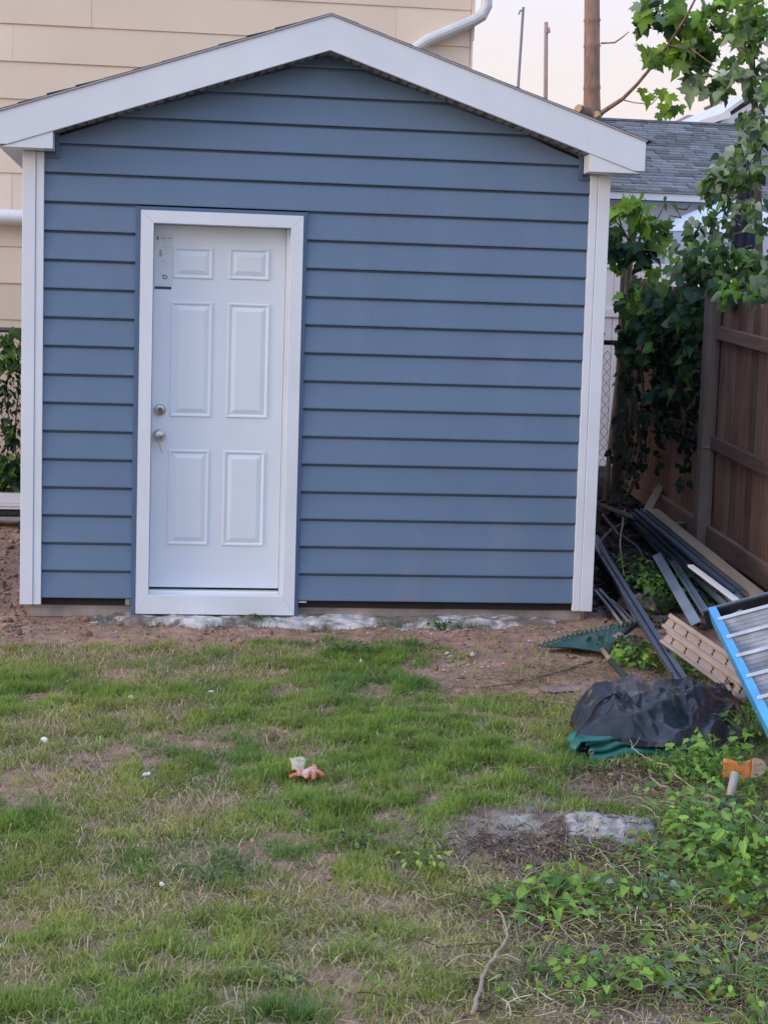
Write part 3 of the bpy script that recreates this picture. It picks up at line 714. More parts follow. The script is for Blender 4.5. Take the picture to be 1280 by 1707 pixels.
# ------------------------------------------------------------------ foliage machinery
def leaf_shape(kind, fold=.32, droop=.28, asym=0.):
    if kind == 'maple':
        h = [(.07, .03), (.30, -.10), (.33, .02), (.55, .08), (.44, .20), (.66, .40), (.47, .42), (.43, .52), (.24, .46), (.27, .66), (.16, .74), (0, 1.0)]
    elif kind == 'heart':
        h = [(.10, -.07), (.27, -.06), (.41, .10), (.43, .28), (.36, .48), (.22, .72), (.09, .90), (0, 1.0)]
    elif kind == 'lobed':
        h = [(.10, -.05), (.32, -.04), (.42, .12), (.34, .24), (.45, .42), (.28, .52), (.22, .74), (0, 1.0)]
    else:
        h = [(.12, .08), (.22, .26), (.26, .46), (.20, .68), (.10, .87), (0, 1.0)]
    mid = [(0, 0), (0, .22), (0, .5), (0, .78), (0, 1.0)]
    def P(x, y, s): return (s*x*(1+asym*s), y, fold*abs(x)*.6 - droop*y*y + .05*math.sin(9*y+4*x*s+9*asym) + asym*.6*s*x*y)
    vs = [P(0, 0, 1), P(0, .3, 1), P(0, .62, 1)]; fs = []
    for s in (1, -1):
        b = len(vs); vs += [P(x, y, s) for x, y in h]; n = len(h)
        ctr = [0 if h[i][1] < .02 and i < 1 else (1 if (h[i][1]+h[i+1][1])/2 < .5 else 2) for i in range(n-1)]
        tri = [(0, b, 1)]
        for i in range(n-1):
            c = ctr[i] if ctr[i] else 1
            tri.append((c, b+i, b+i+1))
            if i and c == 2 and (ctr[i-1] or 1) == 1: tri.append((1, b+i, 2))
        fs += tri if s < 0 else [t[::-1] for t in tri]
    return np.array(vs), np.array(fs)
SHAPES = {k: leaf_shape(k) for k in ('maple', 'heart', 'lobed', 'oval')}
VARIANTS = {k: [leaf_shape(k, f_, d_, a_) for f_, d_, a_ in ((.32, .28, 0), (.9, .15, .25), (-.5, .45, -.2), (1.5, .6, .1), (.1, -.25, -.3))] for k in SHAPES}
LEAFMESH = {}
def leaf_mesh(kind, ci, col, var=0):
    key = (kind, ci, var)
    if key not in LEAFMESH:
        v, f = VARIANTS[kind][var]; me = bpy.data.meshes.new('leaf'); me.from_pydata([tuple(p) for p in v], [], [tuple(map(int, t)) for t in f])
        a = me.color_attributes.new('Col', 'FLOAT_COLOR', 'POINT')
        cc = np.ones((len(v), 4)); cc[:, :3] = col; cc[:3, :3] = np.array(col)*1.25
        a.data.foreach_set('color', cc.astype(np.float32).ravel()); me.materials.append(M['leaf'])
        me.polygons.foreach_set('use_smooth', [True]*len(me.polygons)); LEAFMESH[key] = me
    return LEAFMESH[key]
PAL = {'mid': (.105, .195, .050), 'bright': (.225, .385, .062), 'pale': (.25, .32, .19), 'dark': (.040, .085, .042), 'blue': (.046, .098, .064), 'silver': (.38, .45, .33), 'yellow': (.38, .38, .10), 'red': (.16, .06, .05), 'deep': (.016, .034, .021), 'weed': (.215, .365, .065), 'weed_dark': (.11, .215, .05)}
PK = list(PAL)
class Foliage:
    def __init__(s, root): s.root = root; s.L = []
    def leaf(s, pos, tip, nor, size, kind, pal): s.L.append((Vector(pos), Vector(tip), Vector(nor), size, kind, pal))
    def cluster(s, c, r, n, size, kind, pals, droop=.7, face=.5):
        for _ in range(n):
            while True:
                q = Vector((random.uniform(-1, 1), random.uniform(-1, 1), random.uniform(-1, 1)))
                if q.length < 1: break
            p = Vector(c)+Vector((q.x*r[0], q.y*r[1], q.z*r[2]))
            tip = Vector((random.gauss(0, .6)+q.x*.6, random.gauss(0, .5)-.25, -droop+random.gauss(0, .45)))
            nor = Vector((random.gauss(0, .55), -face+random.gauss(0, .55), .75+random.gauss(0, .4)))
            s.leaf(p, tip, nor, size*random.uniform(.62, 1.2), kind, random.choice(pals))
    def finish(s, maxparts=280):
        s.L.sort(key=lambda l: -l[3]/(l[0]-CAM_LOC).length)
        rest = {}
        for i, (p, t, n, sz, kind, pal) in enumerate(s.L):
            t = t.normalized(); n = (n-t*n.dot(t)).normalized(); x = t.cross(n)
            Mx = Matrix((x, t, n)).transposed()
            if i < maxparts:
                o = bpy.data.objects.new('leaf', leaf_mesh(kind, pal, PAL[pal], random.randrange(5))); COL.objects.link(o); o.parent = s.root
                o.matrix_basis = Matrix.Translation(p-ORIGIN[s.root.name]) @ Mx.to_4x4() @ Matrix.Diagonal((sz*random.uniform(.85, 1.1), sz, sz, 1))
            else:
                rest.setdefault(kind, []).append((np.array(Mx)*sz, np.array(p), PAL[pal]))
        VV, FF, CC, off = [], [], [], 0
        for kind, ls in rest.items():
            for A, p, c in ls:
                v, f = VARIANTS[kind][random.randrange(5)]
                VV.append(v@A.T+p); FF.append(f+off); off += len(v); CC.append(np.tile(np.array(c)*random.uniform(.75, 1.3), (len(v), 1)))
        if VV:
            o = mesh_np('foliage', np.concatenate(VV), [np.concatenate(FF)], 'leaf', np.clip(np.concatenate(CC), 0, 1), parent=s.root, smooth=True); o['kind'] = 'stuff'
def wiggle(p0, p1, n=6, amp=.05):
    p0, p1 = Vector(p0), Vector(p1); out = []
    for i in range(n+1):
        t = i/n; q = p0.lerp(p1, t)
        if 0 < i < n: q += Vector((random.gauss(0, amp), random.gauss(0, amp), random.gauss(0, amp*.6)))
        out.append(q)
    return out

# pruned maple behind the shed roof
YT = 3.75
base = at(985, 195, YT)
maple = thing('maple_tree', (base.x-.06, YT, .42), 'pruned maple with a bare pinkish brown trunk and one leafy limb above the shed roof', 'tree')
tk = Mesh(); tp = [Vector((base.x-.03, YT, .35)), Vector((base.x-.01, YT, 1.8)), base]
zs_ = [195, 150, 118, 77, 70, 62, 35, 28, 0, -80, -200]
rad = [.082, .075, .072, .070]
pts = [tp[0], tp[1]]; rr_ = [.10, .09]
for y_, r in [(195, .072), (178, .068), (150, .0635), (148, .069), (140, .0635), (112, .0625), (80, .062), (77, .068), (73, .062), (48, .0615), (37, .061), (34, .068), (30, .0605), (0, .060), (-80, .058), (-220, .05)]:
    pts.append(at(986+ (195-y_)*.002, y_, YT)); rr_.append(r)
tk.tube(pts, rr_, 16); tk.build('trunk', 'bark', maple, smooth=True)
stub = Mesh(); s0 = at(985, 197, YT); stub.tube([s0, at(972, 190, YT-.05), at(963, 183, YT-.08)], [.06, .05, .046], 12); stub.build('stub', 'twig', maple)
stub = Mesh(); q = at(963, 183, YT-.08); q2 = at(961.5, 182, YT-.085); stub.tube([q, q2], [.043, .043], 12); stub.build('cut_face', 'cut_wood', maple)
stub = Mesh(); stub.tube([at(994, 190, YT-.06), at(997, 197, YT-.1)], [.03, .026], 10); stub.build('cut_face', 'cut_wood', maple)
br = Mesh(); brp = [at(992, 196, YT-.03), at(1005, 186, YT-.05), at(1037, 165, YT-.3), at(1060, 142, YT-.55), at(1085, 112, YT-.8), at(1115, 72, YT-1.1), at(1142, 30, YT-1.35), at(1165, -15, YT-1.6)]
br.tube(brp, [.034, .019, .016, .0135, .012, .0105, .009, .007], 8); br.build('limb', 'bark', maple, smooth=True)
tw = Mesh()
tw.tube([at(1002, 72, YT-.03), at(1024, 71, YT-.15), at(1033, 65, YT-.2), at(1048, 53, YT-.3)], [.008, .007, .006, .003], 6)
tw.tube([at(1036, 166, YT-.3), at(1055, 171, YT-.42), at(1085, 174, YT-.55), at(1100, 158, YT-.62)], [.006, .005, .004, .003], 6)
tw.tube([at(1130, 50, YT-1.2), at(1118, 30, YT-1.2), at(1100, 15, YT-1.2)], [.006, .005, .003], 6)
tw.tube([at(1112, 75, YT-1.1), at(1150, 80, YT-1.2), at(1190, 110, YT-1.3)], [.007, .006, .003], 6)
tw.build('twig', 'bark', maple)
fo = Foliage(maple)
def pc(px, py, Y, rx, ry, n, size, kind, pals, dy=.15, **kw):
    sc = (Y-CAM_LOC.y)/F; fo_ = CUR
    fo_.cluster(at(px, py, Y), (rx*sc, dy, ry*sc), n, size, kind, pals, **kw)
CUR = fo
mp = ['mid', 'mid', 'bright', 'dark', 'mid', 'bright', 'pale']
pc(1100, 12, 2.6, 42, 26, 22, .135, 'maple', mp)
pc(1078, 34, 2.6, 14, 12, 5, .14, 'maple', ['mid', 'dark'])
pc(1130, 35, 2.6, 40, 25, 16, .135, 'maple', mp)
pc(1150, 90, 2.7, 44, 30, 30, .15, 'maple', mp)
pc(1110, 88, 2.8, 20, 14, 9, .13, 'maple', ['mid', 'bright', 'mid'])
pc(1085, 90, 2.8, 14, 10, 4, .14, 'maple', ['mid', 'bright'])
pc(1170, 135, 2.7, 40, 16, 13, .145, 'maple', mp)
pc(1195, 30, 2.6, 40, 36, 30, .135, 'maple', mp)
for (x, y) in ((1070, 156), (1076, 168), (1100, 158), (1114, 164), (1106, 182), (1124, 184), (1116, 192), (1098, 196), (1130, 186), (1108, 190)):
    fo.leaf(at(x, y-9, 3.1+random.uniform(-.05, .05)), (random.gauss(0, .3), -.2, -1), (random.gauss(0, .4), -.8, .5), random.uniform(.075, .11), 'maple', random.choice(['bright', 'mid', 'bright']))
fo.finish(120)

# bushy tree over the right fence
bt = thing('leafy_tree', (4.95, 2.6, .3), 'bushy tree with pale backed leaves hanging over the right fence post', 'tree')
t_ = Mesh(); t_.tube([Vector((5.0, 2.9, .2)), Vector((4.95, 2.8, 1.8)), at(1262, 250, 2.5), at(1255, 140, 2.4), at(1248, 20, 2.4), at(1240, -80, 2.4)], [.035, .03, .026, .022, .02, .016], 10); t_.build('trunk', 'vine_stem', bt, smooth=True)
for a, b in [((1258, 250), (1180, 330)), ((1262, 300), (1165, 400)), ((1256, 140), (1175, 110)), ((1262, 380), (1150, 440)), ((1265, 430), (1170, 470)), ((1280, 505), (1215, 480)), ((1150, 340), (1110, 375))]:
    t_ = Mesh(); t_.tube(wiggle(at(*a, 2.45), at(*b, 2.1), 5, .03), [.008, .007, .006, .005, .004, .003], 6); t_.build('branch', 'vine_stem', bt, smooth=True)
CUR = fo = Foliage(bt)
bp = ['mid', 'pale', 'mid', 'silver', 'dark', 'blue', 'mid', 'pale']
pc(1250, 40, 2.3, 38, 60, 87, 0.098, 'maple', ['mid', 'bright', 'mid', 'mid', 'pale'])
pc(1265, 130, 2.3, 28, 40, 58, 0.086, 'heart', bp, dy=.2)
pc(1220, 120, 2.3, 28, 26, 26, 0.090, 'lobed', bp)
pc(1200, 150, 2.3, 22, 12, 11, 0.090, 'lobed', bp)
pc(1258, 215, 2.2, 30, 45, 87, 0.082, 'heart', bp, dy=.25)
pc(1238, 275, 2.2, 46, 38, 108, 0.082, 'heart', bp, dy=.25)
pc(1200, 305, 2.2, 38, 30, 58, 0.082, 'heart', bp)
pc(1215, 345, 2.2, 50, 30, 87, 0.082, 'oval', bp+['pale', 'silver'], dy=.25)
pc(1175, 385, 2.2, 40, 26, 58, 0.078, 'heart', bp)
pc(1265, 360, 2.0, 26, 40, 31, 0.074, 'heart', bp, dy=.25)
pc(1150, 420, 2.1, 40, 18, 43, 0.074, 'heart', ['mid', 'bright', 'pale', 'mid'], dy=.2)
pc(1200, 440, 2.0, 70, 36, 174, 0.078, 'heart', ['mid', 'dark', 'mid', 'pale', 'mid'], dy=.25)
pc(1255, 440, 1.9, 34, 36, 87, 0.074, 'heart', ['mid', 'dark', 'mid', 'pale'], dy=.2)
pc(1230, 476, 1.5, 48, 10, 43, 0.066, 'heart', ['mid', 'dark', 'bright'], dy=.10)
pc(1225, 500, 1.3, 30, 14, 30, .065, 'heart', ['mid', 'pale', 'bright', 'pale'], dy=.08)
pc(1272, 505, 1.0, 16, 22, 30, .065, 'heart', ['mid', 'pale', 'dark', 'bright'], dy=.08)
pc(1235, 492, 1.2, 45, 12, 26, .075, 'heart', ['mid', 'dark', 'bright', 'pale'], dy=.10)
pc(1270, 470, 1.1, 22, 22, 26, .08, 'heart', ['mid', 'dark', 'mid', 'pale'], dy=.10)
pc(1195, 475, 1.6, 20, 12, 16, .08, 'heart', ['mid', 'dark', 'mid'], dy=.08)
pc(1120, 395, 2.4, 14, 18, 4, 0.066, 'oval', ['mid', 'bright'])
pc(1110, 335, 2.4, 10, 10, 4, 0.066, 'oval', ['mid', 'dark'])
fo.finish(280)

# vine mass over the dark fence corner
vn = thing('fence_vine', (4.1, 2.9, .35), 'tangle of climbing vine, leaves coloured darker for shade, covering the wooden fence beside the chain link', 'vine')
for a, b, r in [((1062, 815), (1060, 640), .018), ((1060, 640), (1085, 520), .014), ((1040, 835), (1062, 790), .012), ((1048, 800), (1050, 660), .012), ((1075, 770), (1068, 600), .010), ((1100, 700), (1120, 560), .008)]:
    t_ = Mesh(); t_.tube(wiggle(at(*a, 3.0), at(*b, 2.9), 6, .02), [r]*7, 7); t_.build('stem', 'vine_stem', vn, smooth=True)
CUR = fo = Foliage(vn)
dv = ['dark', 'deep', 'blue', 'deep', 'dark', 'mid']  # leaf colours carry the shade: darkened low down, brighter on top
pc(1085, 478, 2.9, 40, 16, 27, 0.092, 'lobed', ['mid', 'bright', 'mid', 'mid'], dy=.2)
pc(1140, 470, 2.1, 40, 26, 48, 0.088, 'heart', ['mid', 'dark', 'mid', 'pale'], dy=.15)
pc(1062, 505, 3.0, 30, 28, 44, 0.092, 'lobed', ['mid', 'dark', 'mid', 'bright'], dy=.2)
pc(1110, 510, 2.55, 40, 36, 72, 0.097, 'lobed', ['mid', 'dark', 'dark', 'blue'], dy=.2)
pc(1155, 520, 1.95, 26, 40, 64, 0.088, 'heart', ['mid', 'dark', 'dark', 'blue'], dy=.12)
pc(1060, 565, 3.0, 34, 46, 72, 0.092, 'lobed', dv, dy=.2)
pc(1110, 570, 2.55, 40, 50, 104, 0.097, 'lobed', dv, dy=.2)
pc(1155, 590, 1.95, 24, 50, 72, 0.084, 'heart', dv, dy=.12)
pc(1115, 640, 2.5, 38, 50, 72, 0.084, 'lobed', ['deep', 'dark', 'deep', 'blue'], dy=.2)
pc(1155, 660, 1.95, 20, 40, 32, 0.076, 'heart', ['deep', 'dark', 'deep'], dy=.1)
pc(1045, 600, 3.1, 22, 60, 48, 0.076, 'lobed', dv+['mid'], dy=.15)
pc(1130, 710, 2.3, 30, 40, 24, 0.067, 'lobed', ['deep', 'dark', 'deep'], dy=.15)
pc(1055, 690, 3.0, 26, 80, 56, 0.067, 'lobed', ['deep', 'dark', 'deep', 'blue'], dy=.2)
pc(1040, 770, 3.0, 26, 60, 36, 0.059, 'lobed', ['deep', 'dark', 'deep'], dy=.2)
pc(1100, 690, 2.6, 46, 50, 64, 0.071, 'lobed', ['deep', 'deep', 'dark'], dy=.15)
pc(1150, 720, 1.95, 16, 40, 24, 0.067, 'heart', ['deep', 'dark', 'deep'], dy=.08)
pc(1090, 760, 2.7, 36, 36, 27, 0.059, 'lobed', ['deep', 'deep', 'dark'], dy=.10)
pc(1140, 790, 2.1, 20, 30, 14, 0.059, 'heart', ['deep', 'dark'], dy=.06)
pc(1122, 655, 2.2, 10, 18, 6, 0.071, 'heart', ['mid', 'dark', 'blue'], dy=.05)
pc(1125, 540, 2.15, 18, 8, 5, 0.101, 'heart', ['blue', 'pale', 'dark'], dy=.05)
fo.finish(290)

# young maple beside the right corner post
YS = 3.2
sp_ = thing('maple_sapling', tuple(at(1008, 832, YS)), 'slender young maple with a pale thin stem and bright leaves right of the shed', 'tree')
t_ = Mesh(); t_.tube([at(1008, 835, YS), at(1018, 730, YS), at(1028, 640, YS), at(1036, 545, YS), at(1045, 480, YS), at(1052, 420, YS), at(1048, 350, YS)], [.020, .020, .019, .020, .022, .024, .012], 10); t_.build('trunk', 'twig_pale', sp_, smooth=True)
for b in ((1020, 340), (1095, 370), (1015, 400), (1085, 415), (1075, 330), (1108, 340)):
    t_ = Mesh(); t_.tube(wiggle(at(1050, 425, YS), at(*b, YS-.2), 4, .02), [.009, .008, .006, .005, .003], 6); t_.build('branch', 'twig', sp_, smooth=True)
CUR = fo = Foliage(sp_)
pc(1055, 350, 3.0, 40, 22, 20, .14, 'maple', ['bright', 'mid', 'bright'], dy=.18)
pc(1080, 385, 2.95, 28, 30, 22, .14, 'maple', ['bright', 'mid', 'mid'], dy=.15)
pc(1022, 380, 3.1, 22, 45, 24, .13, 'maple', ['dark', 'mid', 'blue', 'mid'], dy=.2)
pc(1062, 415, 2.9, 26, 16, 14, .14, 'maple', ['dark', 'mid', 'deep'], dy=.12)
pc(1030, 440, 3.0, 24, 12, 8, .09, 'heart', ['bright', 'mid'], dy=.1)
pc(1090, 450, 2.95, 16, 14, 8, .10, 'maple', ['bright', 'mid'], dy=.1)
fo.finish(200)

# vine on the chain link left of the shed
lv = thing('fence_ivy', tuple(at(12, 815, 3.9)), 'dark leaved climber on the chain link fence left of the shed', 'vine')
for a, b in [((20, 830), (10, 640)), ((30, 800), (28, 580)), ((6, 800), (20, 700)), ((12, 640), (34, 560)), ((-20, 820), (-10, 600))]:
    t_ = Mesh(); t_.tube(wiggle(at(*a, 3.93), at(*b, 3.92), 6, .015), [.006]*7, 6); t_.build('stem', 'twig', lv)
CUR = fo = Foliage(lv)
pc(12, 562, 3.9, 36, 16, 12, .13, 'lobed', ['mid', 'mid', 'pale'], dy=.06)
pc(8, 585, 3.9, 30, 14, 8, .12, 'lobed', ['mid', 'bright'], dy=.06)
pc(4, 640, 3.9, 36, 45, 60, .058, 'oval', ['deep', 'dark', 'deep', 'blue'], dy=.08)
pc(2, 690, 3.9, 30, 30, 30, .055, 'oval', ['deep', 'dark', 'deep', 'red'], dy=.08)
pc(18, 750, 3.9, 26, 30, 34, .058, 'oval', ['deep', 'dark', 'deep'], dy=.08)
pc(10, 795, 3.85, 36, 26, 40, .10, 'heart', ['dark', 'mid', 'deep'], dy=.1)
pc(16, 600, 3.88, 24, 24, 16, .11, 'lobed', ['mid', 'mid', 'dark'], dy=.05)
pc(20, 660, 3.88, 18, 40, 40, .06, 'oval', ['deep', 'dark', 'mid'], dy=.05)
pc(8, 720, 3.88, 24, 24, 24, .07, 'heart', ['dark', 'mid', 'deep'], dy=.05)
pc(14, 780, 3.85, 26, 24, 30, .09, 'heart', ['dark', 'mid', 'dark'], dy=.05)
pc(-60, 680, 3.9, 40, 120, 120, .07, 'oval', ['deep', 'dark', 'mid'], dy=.1)
fo.finish(200)

# ------------------------------------------------------------------ neighbours beyond
gar = thing('garage', (6.5, 9, 0), 'low garage with grey shingle roof and white eave board beyond the vinyl fence', 'garage')
g = Mesh(); g.box(3.4, 13, 9.0, 15, 0, 3.2); g.build('wall', 'garage_wall', gar)
g = Mesh(); g.box(3.2, 13.2, 8.76, 8.8, 3.19, 3.29); g.build('eave_board', 'white_metal', gar)
ey, ez, ry_, rz_ = 8.74, 3.285, 12.2, 4.50
g = Mesh(); g.prism([(3.2, ey, ez-.02), (3.2, ry_, rz_-.02), (3.2, 2*ry_-ey, ez-.02)][::-1], [(13.2, ey, ez-.02), (13.2, ry_, rz_-.02), (13.2, 2*ry_-ey, ez-.02)][::-1]); g.build('roof', 'shingle_dark', gar)
rows = 26; VV = []; FF = []; CC = []; o_ = 0
dirv = np.array([0, ry_-ey, rz_-ez]); Ls = np.linalg.norm(dirv); dv_ = dirv/Ls; nv = np.array([0, -dv_[2], dv_[1]])
for r in range(rows):
    x = 3.2+rng.random()*.2
    while x < 11:
        w = rng.uniform(.10, .32); t0 = Ls*r/rows; t1 = t0+Ls/rows*1.02; th_ = rng.choice([.006, .012])
        b0_ = np.array([0, ey, ez])+dv_*t0+nv*(.010+th_); b1__ = np.array([0, ey, ez])+dv_*t1+nv*(.004); b2_ = np.array([0, ey, ez])+dv_*t0
        VV += [b2_+[x, 0, 0], b2_+[x+w-.006, 0, 0], b0_+[x+w-.006, 0, 0], b0_+[x, 0, 0], b1__+[x, 0, 0], b1__+[x+w-.006, 0, 0]]
        FF += [[o_, o_+1, o_+2, o_+3], [o_+3, o_+2, o_+5, o_+4]]; o_ += 6
        c = np.array([.27, .265, .275])*rng.uniform(.65, 1.3); CC += [c]*6; x += w
sh = mesh_np('shingles', np.array(VV), [np.array(FF)], 'clod', np.array(CC), parent=gar); sh['kind'] = 'stuff'
g = Mesh(); g.tube([(3.2, ry_, rz_+.015), (13.2, ry_, rz_+.015)], .03, 6); g.build('ridge_cap', 'shingle', gar)

fh = thing('brown_roof_house', (13, 32, 0), 'far house with a brown hip roof and a brick chimney', 'house')
pa, pb_, pc_ = at(1118, 212, 32), at(1182, 181, 34), at(1300, 183, 34)
g = Mesh(); g.box(11, 22, 32.2, 40, 0, pa.z); g.build('wall', 'beige', fh)
g = Mesh(); g.add([(pa.x-.3, 31.8, pa.z-.2), (23, 31.8, pa.z-.2), (23, 41, pa.z-.2), (pa.x-.3, 41, pa.z-.2), (pb_.x, 36, pb_.z+.1), (19, 36, pb_.z+.1)], [(0, 1, 5, 4), (1, 2, 5), (2, 3, 4, 5), (3, 0, 4), (3, 2, 1, 0)]); rf = g.build('roof', 'brown_roof', fh)
q = at(1196, 190, 33); g = Mesh(); g.box(q.x-.17, q.x+.22, 33, 33.5, q.z-.3, q.z+.17).box(q.x-.22, q.x+.27, 32.95, 33.55, q.z+.171, q.z+.23); g.build('chimney', 'brick_red', rf)
g = Mesh(); g.lathe((q.x+.02, 33.25, q.z+.231), (0, 0, 1), [(0, .12), (.10, .11), (.13, .12), (.135, .09)], 12); g.build('chimney_pot', 'clay', rf)
wh = thing('white_gable_house', (11, 22, 0), 'house with pale roof and white gable eave seen past the leafy tree', 'house')
a, b, c = at(1186, 207, 22), at(1262, 152, 22), at(1340, 165, 22)
g = Mesh(); g.box(a.x+.25, 17, 22.3, 30, 0, a.z-.1); g.build('wall', 'vinyl_fence', wh)
g = Mesh(); g.prism([(a.x, 21.9, a.z), (b.x, 21.9, b.z), (b.x, 21.9, b.z+.08), (a.x, 21.9, a.z+.08)][::-1], [(a.x, 30, a.z), (b.x, 30, b.z), (b.x, 30, b.z+.08), (a.x, 30, a.z+.08)][::-1])
g.prism([(b.x, 21.9, b.z), (b.x+3, 21.9, a.z), (b.x+3, 21.9, a.z+.08), (b.x, 21.9, b.z+.08)][::-1], [(b.x, 30, b.z), (b.x+3, 30, a.z), (b.x+3, 30, a.z+.08), (b.x, 30, b.z+.08)][::-1]); g.build('roof', 'garage_wall', wh)
g = Mesh(); g.prism([(a.x+.1, 22, a.z-.12), (b.x+2.9, 22, a.z-.12), (b.x+2.9, 22, a.z-.001), (b.x, 22, b.z-.15), (a.x+.1, 22, a.z-.001)], [(a.x+.1, 22.2, a.z-.12), (b.x+2.9, 22.2, a.z-.12), (b.x+2.9, 22.2, a.z-.001), (b.x, 22.2, b.z-.15), (a.x+.1, 22.2, a.z-.001)]); g.build('gable_wall', 'white_metal', wh)
g = Mesh(); a2 = at(1166, 208, 21.7); b2__ = at(1222, 190, 21.7); g.obox(((a2.x+b2__.x)/2, 21.8, (a2.z+b2__.z)/2+.02), Vector((b2__.x-a2.x, 0, b2__.z-a2.z)).normalized(), (0, 1, 0), Vector((-(b2__.z-a2.z), 0, b2__.x-a2.x)).normalized(), .3, .05, .06); g.build('rake_board', 'white_metal', wh)

up = thing('utility_pole', (12.1, 45, 0), 'brown wooden utility pole standing beyond the roofs left of the maple trunk', 'pole')
g = Mesh(); a = at(910, 37, 45); g.tube([(a.x+.3, 45, 0), (a.x+.08, 45, a.z*.8), (a.x, 45, a.z)], [.09, .07, .065], 10); g.build('pole', 'hazy_pole_wood', up, smooth=True)
g = Mesh(); q = at(914, 52, 44.9); g.box(a.x, q.x+.05, 44.85, 44.95, q.z-.05, q.z+.03).tube([(q.x, 44.9, q.z+.03), (q.x, 44.9, q.z+.12)], .04, 8); g.build('bracket', 'hazy_pole_wood', up)
ms = thing('metal_mast', (11.1, 45, 0), 'thin grey metal mast leaning slightly beyond the shed roof', 'pole')
g = Mesh(); a = at(872, 12, 45); b = at(863, 150, 45); d = (a-b)/(a.z-b.z); g.tube([b-d*b.z, a], [.055, .045], 8); g.build('pole', 'pole_metal', ms, smooth=True)
g = Mesh(); q = at(869.5, 18, 45); g.tube([a-Vector((0, 0, .1)), q+Vector((-.06, 0, 0)), q+Vector((-.10, 0, -.12))], .03, 6); g.build('clamp', 'pole_metal', ms)

cn_ = thing('canopy_tent', (6.6, 7.4, 0), 'white pop up canopy tent with pale sides beyond the vinyl fence', 'canopy')
a = at(1108, 384, 7.2); ap = at(1185, 352, 7.9)
x0, x1, y0, y1 = a.x, a.x+1.7, 7.2, 8.6; zc = a.z
g = Mesh(); g.add([(x0, y0, zc), (x1, y0, zc), (x1, y1, zc), (x0, y1, zc), ((x0+x1)/2, (y0+y1)/2, zc+.42)], [(0, 1, 4), (1, 2, 4), (2, 3, 4), (3, 0, 4), (3, 2, 1, 0)]); g.build('roof', 'canopy_white', cn_)
g = Mesh(); g.box(x0+.01, x1-.01, y0+.01, y0+.02, zc-.55, zc-.002); g.build('side_panel', 'canopy_grey', cn_)
for (x, y) in ((x0+.04, y0+.05), (x1-.04, y0+.05), (x0+.04, y1-.05), (x1-.04, y1-.05)):
    g = Mesh(); g.box(x-.02, x+.02, y-.02, y+.02, .4, zc-.003); g.build('leg', 'white_metal', cn_)
um = thing('patio_umbrella', (4.85, 3.3, .3), 'closed navy patio umbrella standing behind the leafy tree and fence', 'umbrella')
a = at(1247, 285, 3.3); b = at(1234, 415, 3.3); g = Mesh()
vs = []; fs = []; n = 16
for i, (t, r) in enumerate([(0, .012), (.15, .05), (.5, .085), (.85, .10), (1.0, .105)]):
    p = a.lerp(b, t)
    for k in range(n):
        an = 2*math.pi*k/n; rr2 = r*(1.0 if k % 2 else .62); vs.append(p+Vector((math.cos(an)*rr2, math.sin(an)*rr2, 0)))
for i in range(4):
    for k in range(n): fs.append((i*n+k, (i+1)*n+k, (i+1)*n+(k+1) % n, i*n+(k+1) % n))
fs.append(tuple(range(n))); g.add(vs, fs); g.build('folded_cover', 'navy_cloth', um)
g = Mesh(); g.tube([Vector((b.x-.01, 3.3, .3)), b, a+Vector((0, 0, .08))], .019, 8); g.build('pole', 'navy_cloth', um, smooth=True)

# ------------------------------------------------------------------ leftovers beside and behind the shed
def strip(name, p0, p1, w, mat, label, cat, group=None, prof='channel', roll=0., t=.006):
    p0, p1 = Vector(p0), Vector(p1); d = (p1-p0).normalized(); s_ = d.cross(Vector((0, 0, 1))).normalized(); u = s_.cross(d)
    Rm = Matrix.Rotation(roll, 3, d); s_ = Rm@s_; u = Rm@u
    c = (p0+p1)/2; L = (p1-p0).length/2
    me = Mesh()
    if prof == 'channel':
        outer = [(-w/2, w*.42), (-w/2, 0), (w/2, 0), (w/2, w*.42), (w*.16, w*.42)]
        for (x0, z0), (x1, z1) in zip(outer, outer[1:]):
            a = c+s_*((x0+x1)/2)+u*((z0+z1)/2); e1 = (s_*(x1-x0)+u*(z1-z0)); l = e1.length/2; e1.normalize()
            me.obox(a, d, e1, d.cross(e1), L*random.uniform(.985, 1), l+t*.5, t*.5)
    elif prof == 'angle':
        me.obox(c, d, s_, u, L, w/2, t/2); me.obox(c+s_*(w/2-t/2)+u*(w*.3), d, u, s_, L*.997, w*.3-.001, t/2); me.obox(c-s_*(w*.08)+u*(w*.16), d, u, s_, L*.999, w*.14, t/2)
    else:
        me.obox(c+u*(t/2), d, s_, u, L, w/2, t/2)
    o = me.build(name, mat, None, bevel=.0015, loc=tuple(p0)); return tag(o, label, cat, group)
def G(px, py, h=.02): return on_ground(px, py, h)
GS = 'metal and vinyl trim strips left beside the shed'
strip('trim_strip', G(984, 893, .04), G(1133, 1132, .11), .066, 'navy_metal', 'long navy trim channel running from the white corner post to the black tarp', 'trim strip', GS, 'angle', roll=.25)
strip('trim_strip', G(990, 897, .05), G(1066, 1035, .05), .045, 'slate_metal', 'short slate trim length lying on top of the long navy channel by the post', 'trim strip', GS, 'channel', roll=.4)
strip('trim_strip', G(1052, 862, .06), G(1222, 1018, .10), .06, 'slate_metal', 'slate blue channel at the left edge of the pile along the fence', 'trim strip', GS, 'channel', roll=.3)
strip('trim_strip', G(1064, 858, .08), G(1240, 1012, .10), .06, 'navy_metal', 'dark navy channel in the middle of the pile along the fence', 'trim strip', GS, 'channel', roll=.1)
strip('trim_strip', G(1076, 862, .10), G(1252, 1008, .12), .05, 'slate_metal', 'slate blue channel next to the tan plank along the fence', 'trim strip', GS, 'angle', roll=-.1)
